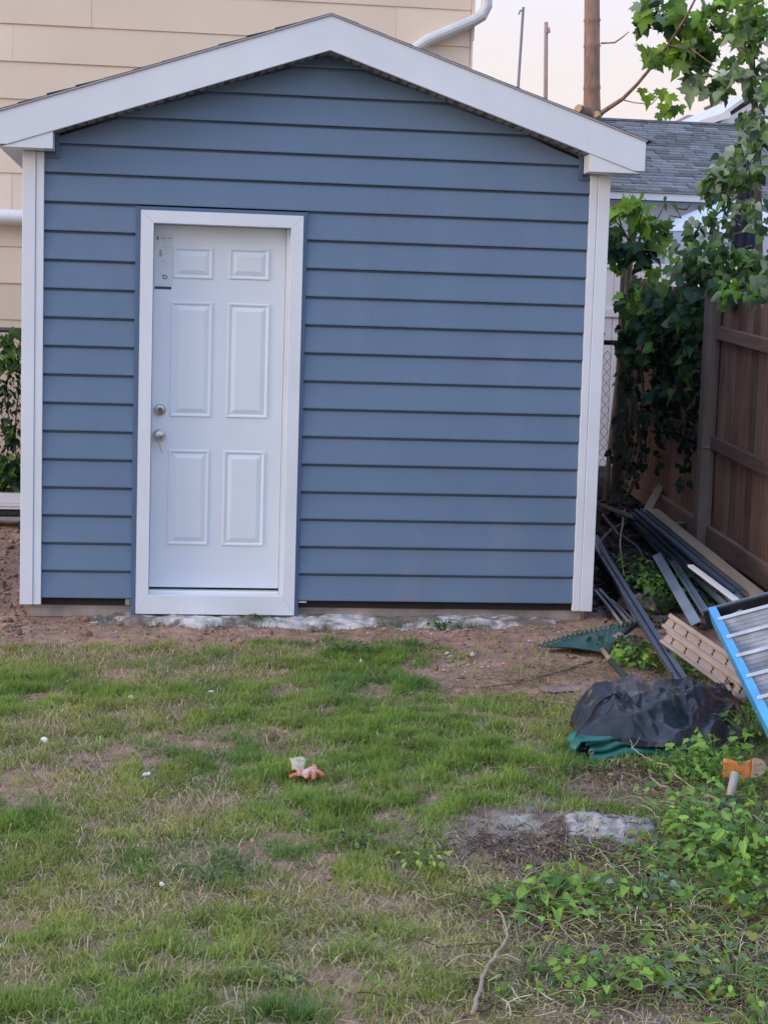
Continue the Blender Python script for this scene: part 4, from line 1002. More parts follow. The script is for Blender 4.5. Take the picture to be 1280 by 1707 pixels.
strip('trim_strip', G(1058, 857, .12), G(1196, 985, .17), .05, 'navy_metal', 'navy angle strip lying crosswise on the left of the pile along the fence', 'trim strip', GS, 'angle', roll=.35)
strip('trim_strip', G(1070, 856, .16), G(1246, 1004, .20), .055, 'slate_metal', 'topmost slate blue channel of the pile along the fence', 'trim strip', GS, 'channel', roll=.5)
strip('trim_strip', G(1056, 872, .02), G(1205, 1030, .05), .05, 'grey_metal', 'dull grey strip lowest on the left side of the pile along the fence', 'trim strip', GS, 'angle', roll=.2)
strip('trim_strip', G(1062, 853, .22), G(1228, 990, .30), .045, 'navy_metal', 'narrow navy channel riding highest on the pile along the fence', 'trim strip', GS, 'channel', roll=.2)
strip('trim_strip', G(1080, 858, .08), G(1250, 1010, .10), .04, 'grey_metal', 'dull grey channel between the tan planks and the blue strips', 'trim strip', GS, 'channel', roll=-.2)
for (pa_, pb2, lab) in [((1098, 905), (1190, 1000), 'dark pipe lying under the edge of the pile along the fence')]:
    g = Mesh(); q0, q1 = G(*pa_, .05), G(*pb2, .06); g.tube([q0, q1], [.022, .022], 12)
    tag(g.build('pipe', 'black_plastic', None, smooth=True, loc=tuple(q0)), lab, 'pipe')
strip('trim_strip', G(1150, 945, .31), G(1236, 1010, .34), .034, 'white_metal', 'bright white trim strip on top of the dark channels by the fence', 'trim strip', GS, 'flat', t=.014)
strip('trim_strip', G(1094, 925, .10), G(1160, 1040, .13), .058, 'slate_metal', 'broad flat slate strip rising out of the weeds left of the ladder', 'trim strip', GS, 'flat', roll=.5)
strip('trim_strip', G(1120, 935, .09), G(1182, 1032, .12), .05, 'slate_metal', 'narrow slate strip between the broad flat strip and the ladder cap', 'trim strip', GS, 'angle', roll=.4)
for i, (a, b, r, lab) in enumerate([((992, 985), (1036, 1040), .010, 'upper left'), ((999, 983), (1046, 1036), .011, 'middle'), ((1018, 1000), (1056, 1036), .009, 'rightmost')]):
    g = Mesh(); pa_, pb2 = G(*a, .03), G(*b, .03); g.tube([pa_, pa_.lerp(pb2, .5)+Vector((0, 0, .004)), pb2], r, 8)
    g.lathe(pb2, (pb2-pa_).normalized(), [(0, r*1.35), (.03, r*1.35), (.031, r*.6)], 8)
    tag(g.build('metal_rod', 'grey_metal', None, loc=tuple(pa_)), 'thin grey metal rod, %s of the three lying behind the green rake' % lab, 'rod', 'grey rods behind the rake')
def plank(p0, p1, w, t, mat, label, name='wood_plank', roll=0., group=None):
    p0, p1 = Vector(p0), Vector(p1); L = (p1-p0).length; d = (p1-p0).normalized(); s_ = d.cross(Vector((0, 0, 1))).normalized(); u = s_.cross(d)
    me = Mesh(); n = 8; vs = []
    for i in range(n+1):
        for (a, b) in ((-1, 0), (1, 0), (1, 1), (-1, 1)): vs.append((L*i/n, a*w/2*random.uniform(.97, 1.02), b*t+random.uniform(-.001, .001)))
    fs = [(i*4+k, i*4+(k+1) % 4, i*4+4+(k+1) % 4, i*4+4+k) for i in range(n) for k in range(4)] + [(3, 2, 1, 0), tuple(n*4+k for k in range(4))]
    me.add(vs, fs); o = me.build(name, mat, None, bevel=.002)
    Mx = Matrix((d, -s_, u)).transposed() @ Matrix.Rotation(roll, 3, 'X')
    o.matrix_world = Matrix.Translation(p0) @ Mx.to_4x4(); ORIGIN[o.name] = p0
    return tag(o, label, 'plank', group)
GW = 'loose wooden boards behind the shed'
plank(G(1086, 853, .24), G(1280, 1010, .28), .085, .022, 'old_wood', 'long pale tan plank on top of the pile against the fence', group=GW)
plank(G(1080, 858, .15), G(1264, 1012, .17), .07, .020, 'old_wood', 'second tan plank tucked under the top plank by the dark channels', group=GW)
plank(G(1074, 864, .08), at(1104, 808, 2.9), .062, .03, 'old_wood', 'short wooden stake standing up at the far end of the plank pile', group=GW, name='wood_stake')
plank(G(1004, 845, .06), G(1072, 872, .10), .11, .025, 'board_wood', 'short grey weathered board lying behind the right corner post', group=GW, roll=-.3)
plank(at(1125, 878, 2.2), at(1170, 873, 1.9), .10, .03, 'board_wood', 'grey board stub beside the foot of the fence post', group=GW, roll=.3)
# roof-trim lengths stacked left of the shed
for i, (py0, py1, mt, lab, yy) in enumerate([(824, 849, 'pvc', 'white trim board on top of the stack left of the shed', 2.60), (851, 858, 'black_plastic', 'black strip under the white trim board left of the shed', 2.62), (862, 868, 'grey_metal', 'grey strip lowest in the stack left of the shed', 2.58)]):
    a = at(20, py0, yy); b = at(20, py1, yy); g = Mesh()
    if i == 0:
        hh = a.z-b.z; g.box(-3.4, -.13, yy, yy+.12, b.z+hh*.42, a.z); g.box(-3.4, -.132, yy-.012, yy+.12, b.z+hh*.2, b.z+hh*.40); g.box(-3.4, -.13, yy-.004, yy+.12, b.z, b.z+hh*.19)
    else: g.box(-3.3, -.14-.03*i, yy-.01*i, yy+.14, b.z, a.z)
    tag(g.build('trim_board', mt, None, bevel=.002, loc=(-.6, yy, b.z)), lab, 'trim board', 'trim boards stacked left of the shed')
# support under them
g = Mesh(); a = at(20, 868, 2.6); g.box(-2.0, -1.75, 2.5, 2.8, .1, a.z-.001).box(-.40, -.22, 2.54, 2.76, .1, a.z-.001); tag(g.build('timber_block', 'dark_wood', None, loc=(-.3, 2.6, .15)), 'dark timber blocks under the trim boards left of the shed', 'block')

# green leaf rake
rk = thing('leaf_rake', tuple(G(1006, 1086)), 'green leaf rake with its toothed fan head lying on the bare earth', 'rake')
apx = G(1010, 1088, .035); tL = G(897, 1079, .02); tR = G(1068, 1040, .06); tM = G(985, 1052, .045)
def qb(t): return tL*(1-t)**2 + (tM*2-(tL+tR)*.5)*2*t*(1-t) + tR*t**2
g = Mesh(); n = 22; vs = []; fs = []
for i in range(n+1):
    e1 = qb(i/n); b_ = apx.lerp(tL, .06) if i == 0 else apx
    for j in range(5):
        s_ = .08+.80*j/4; p = apx.lerp(e1, s_); p.z += .022*math.sin(s_*3.0)*.6 + .012*((i % 2)*2-1)*.07
        vs.append(p)
for i in range(n):
    for j in range(4): fs.append((i*5+j, i*5+j+1, (i+1)*5+j+1, (i+1)*5+j))
m_ = len(vs); vs += [p-Vector((0, 0, .005)) for p in vs]
fs += [tuple(q_+m_ for q_ in f[::-1]) for f in fs]
g.add(vs, fs); g.build('fan', 'rubber_green', rk)
for i in range(n+1):
    e1 = qb(i/n); p = apx.lerp(e1, .87); p.z += .004
    q = apx.lerp(e1, 1.0); q.z += .012; q2 = apx.lerp(e1, 1.02); q2.z -= .012
    g = Mesh(); g.tube([p, q, q2], [.0075, .0065, .004], 5); g.build('tine', 'rubber_green', rk)
g = Mesh(); rim = [apx.lerp(tR, .06), apx.lerp(tR, .5)+Vector((0, 0, .022)), tR+Vector((0, 0, .012))]; g.tube(rim, [.013, .012, .011], 8); g.build('rim', 'black_plastic', rk, smooth=True)
h0 = G(1004, 1083, .06); h1 = G(1018, 1102, .055); h2 = G(1062, 1152, .04)
g = Mesh(); g.tube([h0, h1], [.0125, .0125], 10); g.build('handle', 'handle_wood', rk, smooth=True)
g = Mesh(); g.tube([h1, h1.lerp(h2, .5), h2], [.0165, .017, .017], 10); g.build('sleeve', 'green_sleeve', rk, smooth=True)

# folded tarp: green folds below, crumpled black sheet on top
tp_ = thing('folded_tarp', tuple(G(1075, 1250, .0)), 'folded heap of black tarp with a green underside edge lying on the ground', 'tarp')
pL, pR = G(960, 1267, 0), G(1272, 1242, 0)
ux = (pR-pL); ux.z = 0; LX = ux.length; ux.normalize(); uy = Vector((.12, .993, 0))
def tw_(u, v, z): q = pL + ux*u + uy*v; return Vector((q.x, q.y, gz(q.x, q.y)+z))
nu, nv_ = 150, 96; us = np.linspace(0, 1, nu); vs_ = np.linspace(0, 1, nv_); UU, VV_ = np.meshgrid(us, vs_)
def crease(x, y, sc, k):
    return 1-np.abs(2*fbm(x, y, sc, k, 2)-1)*2.2
def fold_noise(u, v):
    wu = u+.05*vnoise(u, v, 6, 3); wv = v+.05*vnoise(v, u, 6, 5)
    a = 1-abs(2*vnoise(wu*.9+wv*.4, wv*.8-wu*.3, 4.2, 1)-1); b = 1-abs(2*vnoise(wu*.8-wv*.7, wv*1.0+wu*.3, 8.5, 2)-1); c = 1-abs(2*vnoise(wu, wv, 19, 4)-1)
    return .55*a**1.3+.42*b**1.2+.16*c
e_u = np.minimum(UU/.13, (1-UU)/.30); e_v = np.minimum(VV_/.34, (1-VV_)/.20)
edge = np.clip(e_u, 0, 1)**.5*np.clip(e_v, 0, 1)**.5
FN = fold_noise(UU*LX, VV_*.65)
zz = edge*(.096+.060*UU+.045*np.sin(UU*5+1)*.4 + .055*(VV_-.3)) + edge*(FN-.45)*.125
wob = .03*(vnoise(UU, VV_, 7, 5)-.5)
du = UU*LX*1.0 + .02*(vnoise(VV_, UU, 8, 6)-.5) + .05*(VV_-.2)*(1-UU)
dvv = -.03+VV_*(.60+.08*UU) + .05*np.sin(UU*9)*(VV_ < .3)*.2 + wob - .10*UU*(1-VV_)*np.sin(UU*3.1)
lift = .048*(1-sstep(.45, .62, UU))*(1-sstep(.1, .6, VV_))     # black sheet rides on the green folds on the left
g = Mesh(); vv = []
for i in range(nv_):
    for k in range(nu): vv.append(tw_(float(du[i, k]), float(dvv[i, k]), float(max(.004, zz[i, k]+lift[i, k]))))
ff = [(i*nu+k, i*nu+k+1, (i+1)*nu+k+1, (i+1)*nu+k) for i in range(nv_-1) for k in range(nu-1)]
g.add(vv, ff); tbo = g.build('black_sheet', 'tarp', tp_, smooth=False)
def fold_band(u0, u1, v_, z0, z1, out, name='green_fold'):
    g = Mesh(); n = 40; pr = [(.16, z1-.004), (.05, z1), (-.015-out, z1-.004), (-.03-out, (z0+z1)/2), (-.016-out, z0+.003), (.03, z0), (.16, z0+.004)]
    vs = []; fs = []
    for i in range(n+1):
        t = i/n; u = u0+(u1-u0)*t
        wv = .006*math.sin(t*9+v_*40)+.004*math.sin(t*23)
        sh_ = 1-.75*sstep(.6, 1, t)
        for (a, z) in pr: vs.append(tw_(u-.02*a, v_+a+wv+float(.05*t*t), z0+(z-z0)*float(sh_)+.003*math.sin(t*14+z*60)))
    k = len(pr)
    fs = [(i*k+j, (i+1)*k+j, (i+1)*k+j+1, i*k+j+1) for i in range(n) for j in range(k-1)]
    g.add(vs, fs); o = g.build(name, 'tarp_green', tp_, smooth=True); so_ = o.modifiers.new('t', 'SOLIDIFY'); so_.thickness = .0025; return o
fold_band(.045, .54, -.045, .004, .036, .012); fold_band(.05, .48, -.035, .036, .062, -.004); fold_band(.03, .42, -.028, .064, .086, -.012)
# folded left edge
g = Mesh(); n = 14; vs = []; fs = []
for i in range(n+1):
    v = -.06+.26*i/n
    for a, z in ((.10, .088), (.0, .088), (-.022, .06), (-.024, .03), (-.004, .006), (.10, .004)): vs.append(tw_(a-.02+.02*math.sin(i), v, z*(1-.3*(i/n))))
fs = [(i*6+j, i*6+j+1, (i+1)*6+j+1, (i+1)*6+j) for i in range(n) for j in range(5)]
vs = [q_+ux*.03 for q_ in vs]; g.add(vs, fs); g.build('green_edge', 'tarp_green', tp_, smooth=True)
gm = Mesh(); q = G(963, 1236, .0); q = tw_(.055, -.078, .052); gm.tube([q+Vector((.009*math.cos(a), -.004*math.sin(a)*.3, .009*math.sin(a))) for a in [i*math.pi/6 for i in range(13)]], .003, 6); gm.build('grommet', 'aluminium', tp_, smooth=True)

# tan slotted strips in front of the ladder
def slotted(pa_, pb2, w, label):
    pa_, pb2 = Vector(pa_), Vector(pb2); d = (pb2-pa_).normalized(); L = (pb2-pa_).length
    n_ = ((CAM_LOC-pa_).normalized()+Vector((-.25, 0, .25))); n_ = (n_-d*n_.dot(d)).normalized(); s_ = n_.cross(d)
    if s_.z < 0: s_ = -s_
    root = thing('slotted_strip', tuple(pa_), label, 'strip', 'tan slotted strips by the ladder')
    c = (pa_+pb2)/2
    g = Mesh(); g.obox(c, d, s_, n_, L/2, w/2, .010); g.obox(c+s_*(w*.36)+n_*.018, d, s_, n_, L/2*.995, w*.14, .008); g.obox(c-s_*(w*.40)+n_*.016, d, s_, n_, L/2*.99, w*.10, .006); g.build('board', 'tan', root, bevel=.003)
    k = int(L/.115)
    for i in range(k):
        p = pa_+d*(L*(i+.6)/k)+n_*.0112
        g = Mesh(); g.obox(p, d, s_, n_, .003, w*.15, .0012); g.obox(p-s_*(w*.15)+d*.006, d, s_, n_, .007, .0025, .0011); g.obox(p+s_*(w*.13)-d*.007, d, s_, n_, .008, .0025, .0011); g.build('slot', 'black_hole', root)
slotted(at(1113, 1036, -1.25), at(1246, 1128, -1.9), .078, 'upper of two tan slotted strips leaning beside the blue ladder rail')
slotted(at(1110, 1062, -1.30), at(1246, 1160, -1.98), .078, 'lower of two tan slotted strips leaning beside the blue ladder rail')

# blue step ladder lying on the pile
O = at(1184, 1026, -1.95); rr0 = (O-CAM_LOC).normalized(); cr_, cu_ = CAM_ROT @ Vector((1, 0, 0)), CAM_ROT @ Vector((0, 1, 0))
u = (-rr0*math.cos(R(20)) + (cr_*.47-cu_*.883)*math.sin(R(20))).normalized(); v = cr_*.957+cu_*.29; v = (v-u*v.dot(u)).normalized(); n_ = v.cross(u).normalized()
if n_.z < 0: n_ = -n_
ld = thing('step_ladder', tuple(O), 'blue fibreglass step ladder with metal treads lying against the fence', 'ladder')
LL = 1.9; LW = .40
for s_ in (0, 1):
    a = O + v*(LW*s_+.10*0); dirr = (u + v*(.012*(1 if s_ else -1))).normalized()
    c = a + dirr*(LL/2)
    g = Mesh(); g.obox(c, dirr, v, n_, LL/2, .004, .038); g.obox(c+n_*.0355+v*(.014*(1 if s_ == 0 else -1)), dirr, v, n_, LL/2*.999, .0175, .0035); g.obox(c-n_*.0355+v*(.014*(1 if s_ == 0 else -1)), dirr, v, n_, LL/2*.999, .0175, .0035)
    g.build('side_rail', 'ladder_blue', ld, bevel=.002)
    # rear leg
    g = Mesh(); c2 = a - n_*.095 + u*(LL*.48); g.obox(c2+v*(.02*(1 if s_ == 0 else -1)), dirr, v, n_, LL*.46, .004, .022); g.obox(c2+v*(.032*(1 if s_ == 0 else -1))+n_*.02, dirr, v, n_, LL*.459, .012, .003); g.build('rear_leg', 'ladder_blue', ld)
g = Mesh(); c = O + v*(LW/2) - u*.012 - n_*.02; g.obox(c, v, u, n_, LW/2+.030, .010, .045); g.obox(c+u*.11-n_*.022, v, u, n_, LW/2-.012, .098, .005); cap = g.build('top_cap', 'black_plastic', ld, bevel=.008)  # second box is a black sheet standing for the shade below the cap
g = Mesh(); g.obox(c+n_*.048, v, u, n_, LW/2+.028, .011, .003); g.build('cap_lit_plate', 'cap_lit_grey', cap)  # added grey plate paints the lit top edge of the black cap
for i in range(7):
    d_ = .215+.232*i; ex = .012*d_
    c = O + u*d_ + v*(LW/2)
    tdir = (u*.62 - n_*.78).normalized(); tn = v.cross(tdir).normalized()
    if tn.z < 0: tn = -tn
    g = Mesh(); hw_ = LW/2-.012+ex
    g.obox(c, v, tdir, tn, hw_, .047, .0018)
    for k in range(4): g.obox(c+tdir*(-.024+.019*k)+tn*.0028, v, tdir, tn, hw_*.998, .0035, .0009)
    g.obox(c+tdir*.048-tn*.010, v, tn, tdir, hw_*.999, .0125, .0016)
    td_ = g.build('tread', 'aluminium', ld)
    g = Mesh(); g.obox(c-tdir*.051-tn*.004, v, tn, tdir, hw_*.999, .016, .0075); g.build('tread_lip', 'bright_alu', td_, bevel=.001)
    g = Mesh(); g.lathe(O+u*d_-v*.0045+v*(-.012*d_), -v, [(0, .007), (.003, .006), (.0035, .0005)], 8); g.build('rivet', 'aluminium', ld)
# crumpled dead leaves and a pale bulb under the ladder cap
for (x, y, Yq, sz, mt, lab) in [(1238, 1028, -2.0, .045, 'stone', 'grey stone lying in the shade under the ladder cap'), (1218, 1150, -2.2, .0, 'leaf_dead', '')]:
    if sz: g = Mesh(); q = at(x, y, Yq); g.blob(q, (sz, sz*.8, sz*.7), 5, .3, 8); tag(g.build('stone', mt, None, smooth=True, loc=tuple(q)), lab, 'stone')

# orange scoop and mallet
sc_ = thing('orange_scoop', tuple(G(1240, 1292)), 'orange plastic shovel blade with a pale worn end lying in the weeds', 'shovel')
a, b, c, d = G(1203, 1298, .05), G(1250, 1302, .05), G(1254, 1262, .12), G(1206, 1266, .12)
g = Mesh(); n = 8; vs = []; fs = []
for i in range(n+1):
    for j in range(n+1):
        s_, t = i/n, j/n; p = (a.lerp(b, s_)).lerp(d.lerp(c, s_), t); p.z += -.02*math.sin(s_*math.pi)*.6+.006*math.sin(7*t+5*s_); vs.append(p)
fs = [(i*(n+1)+j, (i+1)*(n+1)+j, (i+1)*(n+1)+j+1, i*(n+1)+j+1) for i in range(n) for j in range(n)]
g.add(vs, fs); so_ = g.build('blade', 'orange', sc_, smooth=True); md = so_.modifiers.new('t', 'SOLIDIFY'); md.thickness = .006
g = Mesh(); p0_, p1_ = b.lerp(c, .08), b.lerp(c, .92); ctr = (p0_+p1_)/2+Vector((.008, 0, 0)); n = 14
out = [p0_]+[ctr+Vector((.048*math.sin(t), 0, 0))+(p1_-p0_)*(-.5*math.cos(t)) for t in [math.pi*i/n for i in range(1, n)]]+[p1_]
g.prism([q+Vector((0, -.004, .006)) for q in out], [q+Vector((0, .004, -.008)) for q in out]); g.build('worn_end', 'pale_dirty', sc_, bevel=.002)
ml_ = thing('rubber_mallet', tuple(G(1215, 1345)), 'mallet with pale handle and black head standing in the weeds below the orange shovel', 'mallet')
a = G(1212, 1347, .03); bq = at(1224, 1292, a.y+.06)
g = Mesh(); d = (bq-a).normalized(); g.tube([a+d*.03, a.lerp(bq, .55), bq], [.013, .0155, .0165], 12); g.lathe(bq, d, [(0, .0165), (.006, .0165), (.010, .012), (.011, .001)], 12); g.build('handle', 'mallet_handle', ml_, smooth=True)
hx = Vector((.93, -.25, .12)).normalized(); g = Mesh(); g.lathe(a-hx*.042, hx, [(0, .024), (.004, .028), (.020, .030), (.064, .030), (.080, .028), (.084, .024)], 16); g.build('head', 'black_plastic', ml_, smooth=True)
g = Mesh(); g.lathe(a+d*.022, d, [(0, .024), (.02, .020), (.022, .015)], 12); g.build('collar', 'green_sleeve', ml_, smooth=True)

# crumpled work glove on the lawn
gq = G(512, 1296, .03)
gl = thing('work_glove', tuple(gq), 'crumpled pale and red work glove lying on the lawn', 'glove')
sk = bpy.data.meshes.new('glove_body')
bv = [((0, 0, .014), .020), ((.016, .006, .022), .019), ((-.020, .010, .016), .017), ((-.036, .014, .024), .014),
      ((.034, .006, .022), .012), ((.050, -.004, .016), .013), ((.060, -.014, .006), .012),
      ((.022, -.016, .020), .011), ((.024, -.030, .012), .012), ((.016, -.040, .004), .009),
      ((.002, -.020, .020), .011), ((-.006, -.034, .018), .011), ((-.004, -.044, .006), .009),
      ((-.030, -.004, .014), .009), ((-.052, -.004, .010), .009), ((-.066, -.012, .004), .008),
      ((.028, .024, .032), .010), ((.026, .034, .042), .009)]
ed = [(0, 1), (0, 2), (2, 3), (1, 4), (4, 5), (5, 6), (1, 7), (7, 8), (8, 9), (0, 10), (10, 11), (11, 12), (2, 13), (13, 14), (14, 15), (1, 16), (16, 17)]
sk.from_pydata([p for p, r in bv], ed, [])
go_ = bpy.data.objects.new('glove_body', sk); COL.objects.link(go_); go_.parent = gl; ORIGIN[go_.name] = gq
ms_ = go_.modifiers.new('skin', 'SKIN'); go_.modifiers.new('sub', 'SUBSURF').render_levels = 2; go_.modifiers['sub'].levels = 2
for i, (p, r) in enumerate(bv): sk.skin_vertices[0].data[i].radius = (r, r*.85)
sk.skin_vertices[0].data[0].use_root = True; sk.materials.append(M['glove'])
g = Mesh(); cq = gq+Vector((-.034, .022, .022)); vs = []; fs = []; n = 18
for i in range(4):
    for k in range(n):
        an = 2*math.pi*k/n; rr2 = (.017+.003*math.sin(3*an+i))*(1+.12*i); vs.append(cq+Vector((math.cos(an)*rr2*1.25, math.sin(an)*rr2*.6+.010*i, .012*i+.004*math.sin(2*an))))
fs = [(i*n+k, i*n+(k+1) % n, (i+1)*n+(k+1) % n, (i+1)*n+k) for i in range(3) for k in range(n)]
g.add(vs, fs); o = g.build('cuff', 'glove_cuff', gl, smooth=True); o.modifiers.new('t', 'SOLIDIFY').thickness = .003

# stones, scraps, twigs
CT = bpy.data.textures.new('stone_relief', 'CLOUDS'); CT.noise_scale = .045; CT.noise_depth = 4
def stone(px, py, r, seed, label, mat='stone', sink=.35, name='stone', cat='stone', group=None, n=14, amp=.28):
    q = G(px, py, 0); g = Mesh(); g.blob(q+Vector((0, 0, r[2]*(1-2*sink))), r, seed, amp, n)
    o = g.build(name, mat, None, smooth=True, loc=tuple(q)); sb_ = o.modifiers.new('sub', 'SUBSURF'); sb_.levels = sb_.render_levels = 1
    dm = o.modifiers.new('relief', 'DISPLACE'); dm.texture = CT; dm.strength = min(r)*1.1; dm.mid_level = .5
    return tag(o, label, cat, group)
mq = G(1005, 1382, 0); mx_ = np.arange(-.27, .27, .0075); my_ = np.arange(-.24, .24, .0075); MX, MY = np.meshgrid(mx_, my_)
mk = np.clip(1-((MX/.25)**2+(MY/.20)**2)*(.6+.9*fbm(MX+3, MY, 7, 2)), 0, 1)
rd = 1-np.abs(2*fbm(MX+9, MY+4, 15, 3, 3)-1); MH = .040*mk**1.1*(.35+.9*fbm(MX, MY, 9, 1, 3)) + mk*(rd-.5)*.055 + (rng.random(MX.shape)-.5)*.010*mk
MZ = ground_z(MX+mq.x, MY+mq.y)-.010+MH
pl_ = np.clip((fbm(MX, MY, 14, 4, 4)-.44)*5.0+(.7*mk-.35)+.9*MY*2, 0, 1)[..., None]
MC = (np.array([.12, .085, .072])*(1-pl_)+np.array([.40, .365, .345])*pl_)*(.65+.6*rng.random(MX.shape)[..., None])
ii = (np.arange(len(my_)-1)[:, None]*len(mx_)+np.arange(len(mx_)-1)[None, :]).ravel()
mo_ = mesh_np('concrete_lump', np.stack([MX+mq.x, MY+mq.y, MZ], -1).reshape(-1, 3), [np.stack([ii, ii+1, ii+len(mx_)+1, ii+len(mx_)], 1)], 'clod', MC.reshape(-1, 3), smooth=False, loc=tuple(mq))
tag(mo_, 'pale crumbling lump of old concrete half buried in the dark bare patch', 'lump')
stone(1066, 1392, (.05, .05, .03), 9, 'grey stone at the right end of the pale lump in the bare patch', 'stone', .35)
stone(1040, 1085, (.10, .07, .055), 11, 'brown stone under the long navy channel beside the rake', 'slab', .3)
stone(1060, 1015, (.13, .09, .05), 12, 'flat brown stone behind the weeds beyond the long navy channel', 'slab', .3)
stone(945, 1150, (.13, .06, .014), 13, 'flat brown slab lying on the bare earth near the rake', 'slab', .35)
stone(475, 1128, (.016, .014, .022), 14, 'small tan lump standing in the grass above the glove', 'lump', .2, 'tan_lump', 'lump', n=8)
for i, (x, y, r, lab) in enumerate([(75, 1234, .017, 'largest white paper scrap at the left edge of the lawn'), (245, 1291, .013, 'white paper scrap on the lawn left of the glove'), (219, 1162, .013, 'white paper scrap on the upper left lawn'), (352, 1153, .011, 'tiny white paper scrap on the lawn below the shed door'), (271, 1474, .009, 'tiny white scrap low on the left lawn')]):
    q = G(x, y, .022); g = Mesh(); g.blob(q, (r, r*.7, r*.6), 20+i, .5, 6)
    tag(g.build('paper_scrap', 'paper_white', None, loc=tuple(q)), lab, 'scrap', 'white scraps on the lawn')
def twig(pxs, r, mat, label, h=.015, side=()):
    pts = [G(x, y, h) for x, y in pxs]; g = Mesh(); k = len(pts)
    P2 = []
    for i in range(k-1):
        for j in range(4): P2.append(pts[i].lerp(pts[i+1], j/4)+Vector((random.gauss(0, .004), random.gauss(0, .006), random.gauss(0, .003))))
    P2.append(pts[-1])
    g.tube(P2, [r*(1-.6*i/len(P2)) for i in range(len(P2))], 7)
    for (x0, y0, x1, y1) in side: g.tube([G(x0, y0, h), G((x0+x1)/2+2, (y0+y1)/2, h+.008), G(x1, y1, h+.01)], [r*.5, r*.4, r*.2], 5)
    return tag(g.build('twig', mat, None, smooth=True, loc=tuple(pts[0])), label, 'twig')
twig([(785, 1690), (800, 1640), (822, 1600), (845, 1560), (838, 1530), (826, 1515)], .0065, 'twig_pale', 'bent bare twig lying on the lawn at the bottom of the picture', h=.035, side=[(800, 1640, 815, 1600), (842, 1555, 850, 1535)])
twig([(1290, 1382), (1245, 1355), (1190, 1330), (1150, 1312), (1110, 1275), (1075, 1262), (1052, 1248), (1050, 1232)], .0042, 'twig_pale', 'long thin branch running from the tarp past the mallet', h=.075, side=[(1052, 1248, 1066, 1228), (1245, 1355, 1210, 1368)])
twig([(1160, 1338), (1120, 1320), (1085, 1298), (1080, 1285)], .006, 'twig_pale', 'short thin twig below the tarp ending at the weeds', h=.02)
twig([(985, 1102), (930, 1120), (870, 1138), (800, 1146)], .007, 'twig', 'thin dark stick lying on the bare earth left of the rake handle', h=.01)
twig([(998, 905), (1020, 880), (1046, 872), (1060, 858)], .012, 'twig', 'dark bent branch lying behind the right corner post', h=.05)
twig([(1005, 858), (1030, 890), (1062, 912), (1078, 935)], .011, 'twig', 'dark branch crossing the litter between shed and fence', h=.06)
twig([(1040, 850), (1032, 905), (1040, 960)], .009, 'twig_pale', 'grey stick standing among the litter behind the long navy channel', h=.07)
twig([(1000, 955), (1030, 940), (1056, 948)], .008, 'twig', 'short dark stick behind the grey metal rods', h=.04)
twig([(985, 1180), (930, 1172), (880, 1165)], .005, 'twig_pale', 'pale thin stick lying in the straw left of the tarp', h=.01)

# individual weeds
def weed(px, py, n, size, kind, pals, label, spread=.10, hgt=.14, name='weed_plant'):
    q = G(px, py, 0); root = thing(name, tuple(q), label, 'weed'); g = Mesh(); f = Foliage(root)
    for i in range(n):
        an = random.uniform(0, 6.28); r = spread*math.sqrt(random.random()); hz = hgt*random.uniform(.35, 1)
        tip = q+Vector((math.cos(an)*r, math.sin(an)*r, hz))
        g.tube([q+Vector((random.gauss(0, .015), random.gauss(0, .015), 0)), q.lerp(tip, .6)+Vector((0, 0, .02)), tip], [.003, .0025, .0018], 5)
        f.leaf(tip, (math.cos(an), math.sin(an)-.2, random.uniform(-.6, .3)), (random.gauss(0, .3), -.35+random.gauss(0, .3), 1), size*random.uniform(.6, 1.15), kind, random.choice(pals))
    st_ = g.build('stems', 'leaf_stem', root); st_['kind'] = 'stuff'; f.finish(40)
M['leaf_stem'] = mat_plain('green_stem', (.12, .16, .05), .7)
br_ = ['bright', 'weed', 'bright', 'weed', 'weed_dark']
weed(1070, 1110, 57, 0.053, 'heart', br_, 'bright leafy weed between the rake handle and the long navy channel', .15, .10)
weed(1085, 985, 44, 0.053, 'lobed', br_, 'leafy weed growing behind the long navy channel under the broad strip', .15, .10)
weed(1108, 1020, 27, 0.062, 'heart', ['mid', 'dark', 'mid'], 'dark leafy weed at the upper end of the tan slotted strips', .14, .14)
weed(1165, 985, 27, 0.056, 'heart', ['dark', 'mid'], 'dark leafy weed in the gap under the white trim strip', .14, .12)
weed(1150, 1120, 34, 0.043, 'oval', br_, 'low weed under the tan slotted strips behind the tarp', .14, .10)
weed(1188, 1272, 40, 0.044, 'lobed', br_, 'tall leafy weed at the right end of the tarp', .12, .12)
weed(1248, 1245, 68, 0.043, 'oval', ['mid', 'bright', 'dark'], 'leafy weed under the blue ladder rail', .14, .15)
weed(1240, 1450, 78, 0.053, 'oval', br_, 'large lush weed at the right edge below the mallet', .20, .17)
weed(1185, 1405, 51, 0.037, 'oval', br_, 'leafy weed left of the large lush weed below the mallet', .15, .12)
weed(1268, 1395, 40, 0.043, 'oval', br_, 'leafy weed at the right edge beside the mallet', .14, .14)
weed(905, 1528, 44, 0.038, 'heart', br_, 'leafy uprooted weed in the middle of the pulled vines', .14, .09)
weed(930, 1500, 27, 0.034, 'heart', br_, 'bright weed just above the pulled vines below the stones', .10, .09)
weed(1010, 1650, 44, 0.037, 'heart', br_, 'leafy weed at the bottom among the pulled vines', .14, .08)
weed(1075, 1505, 37, 0.034, 'heart', ['mid', 'pale', 'bright'], 'pale leafed weed in the pulled vines right of centre', .14, .08)
weed(1220, 1660, 40, 0.034, 'oval', br_, 'leafy weed in the bottom right corner', .15, .08)
weed(710, 1450, 27, 0.028, 'oval', ['yellow', 'bright'], 'yellowish weed tuft left of the bare patch', .09, .07)
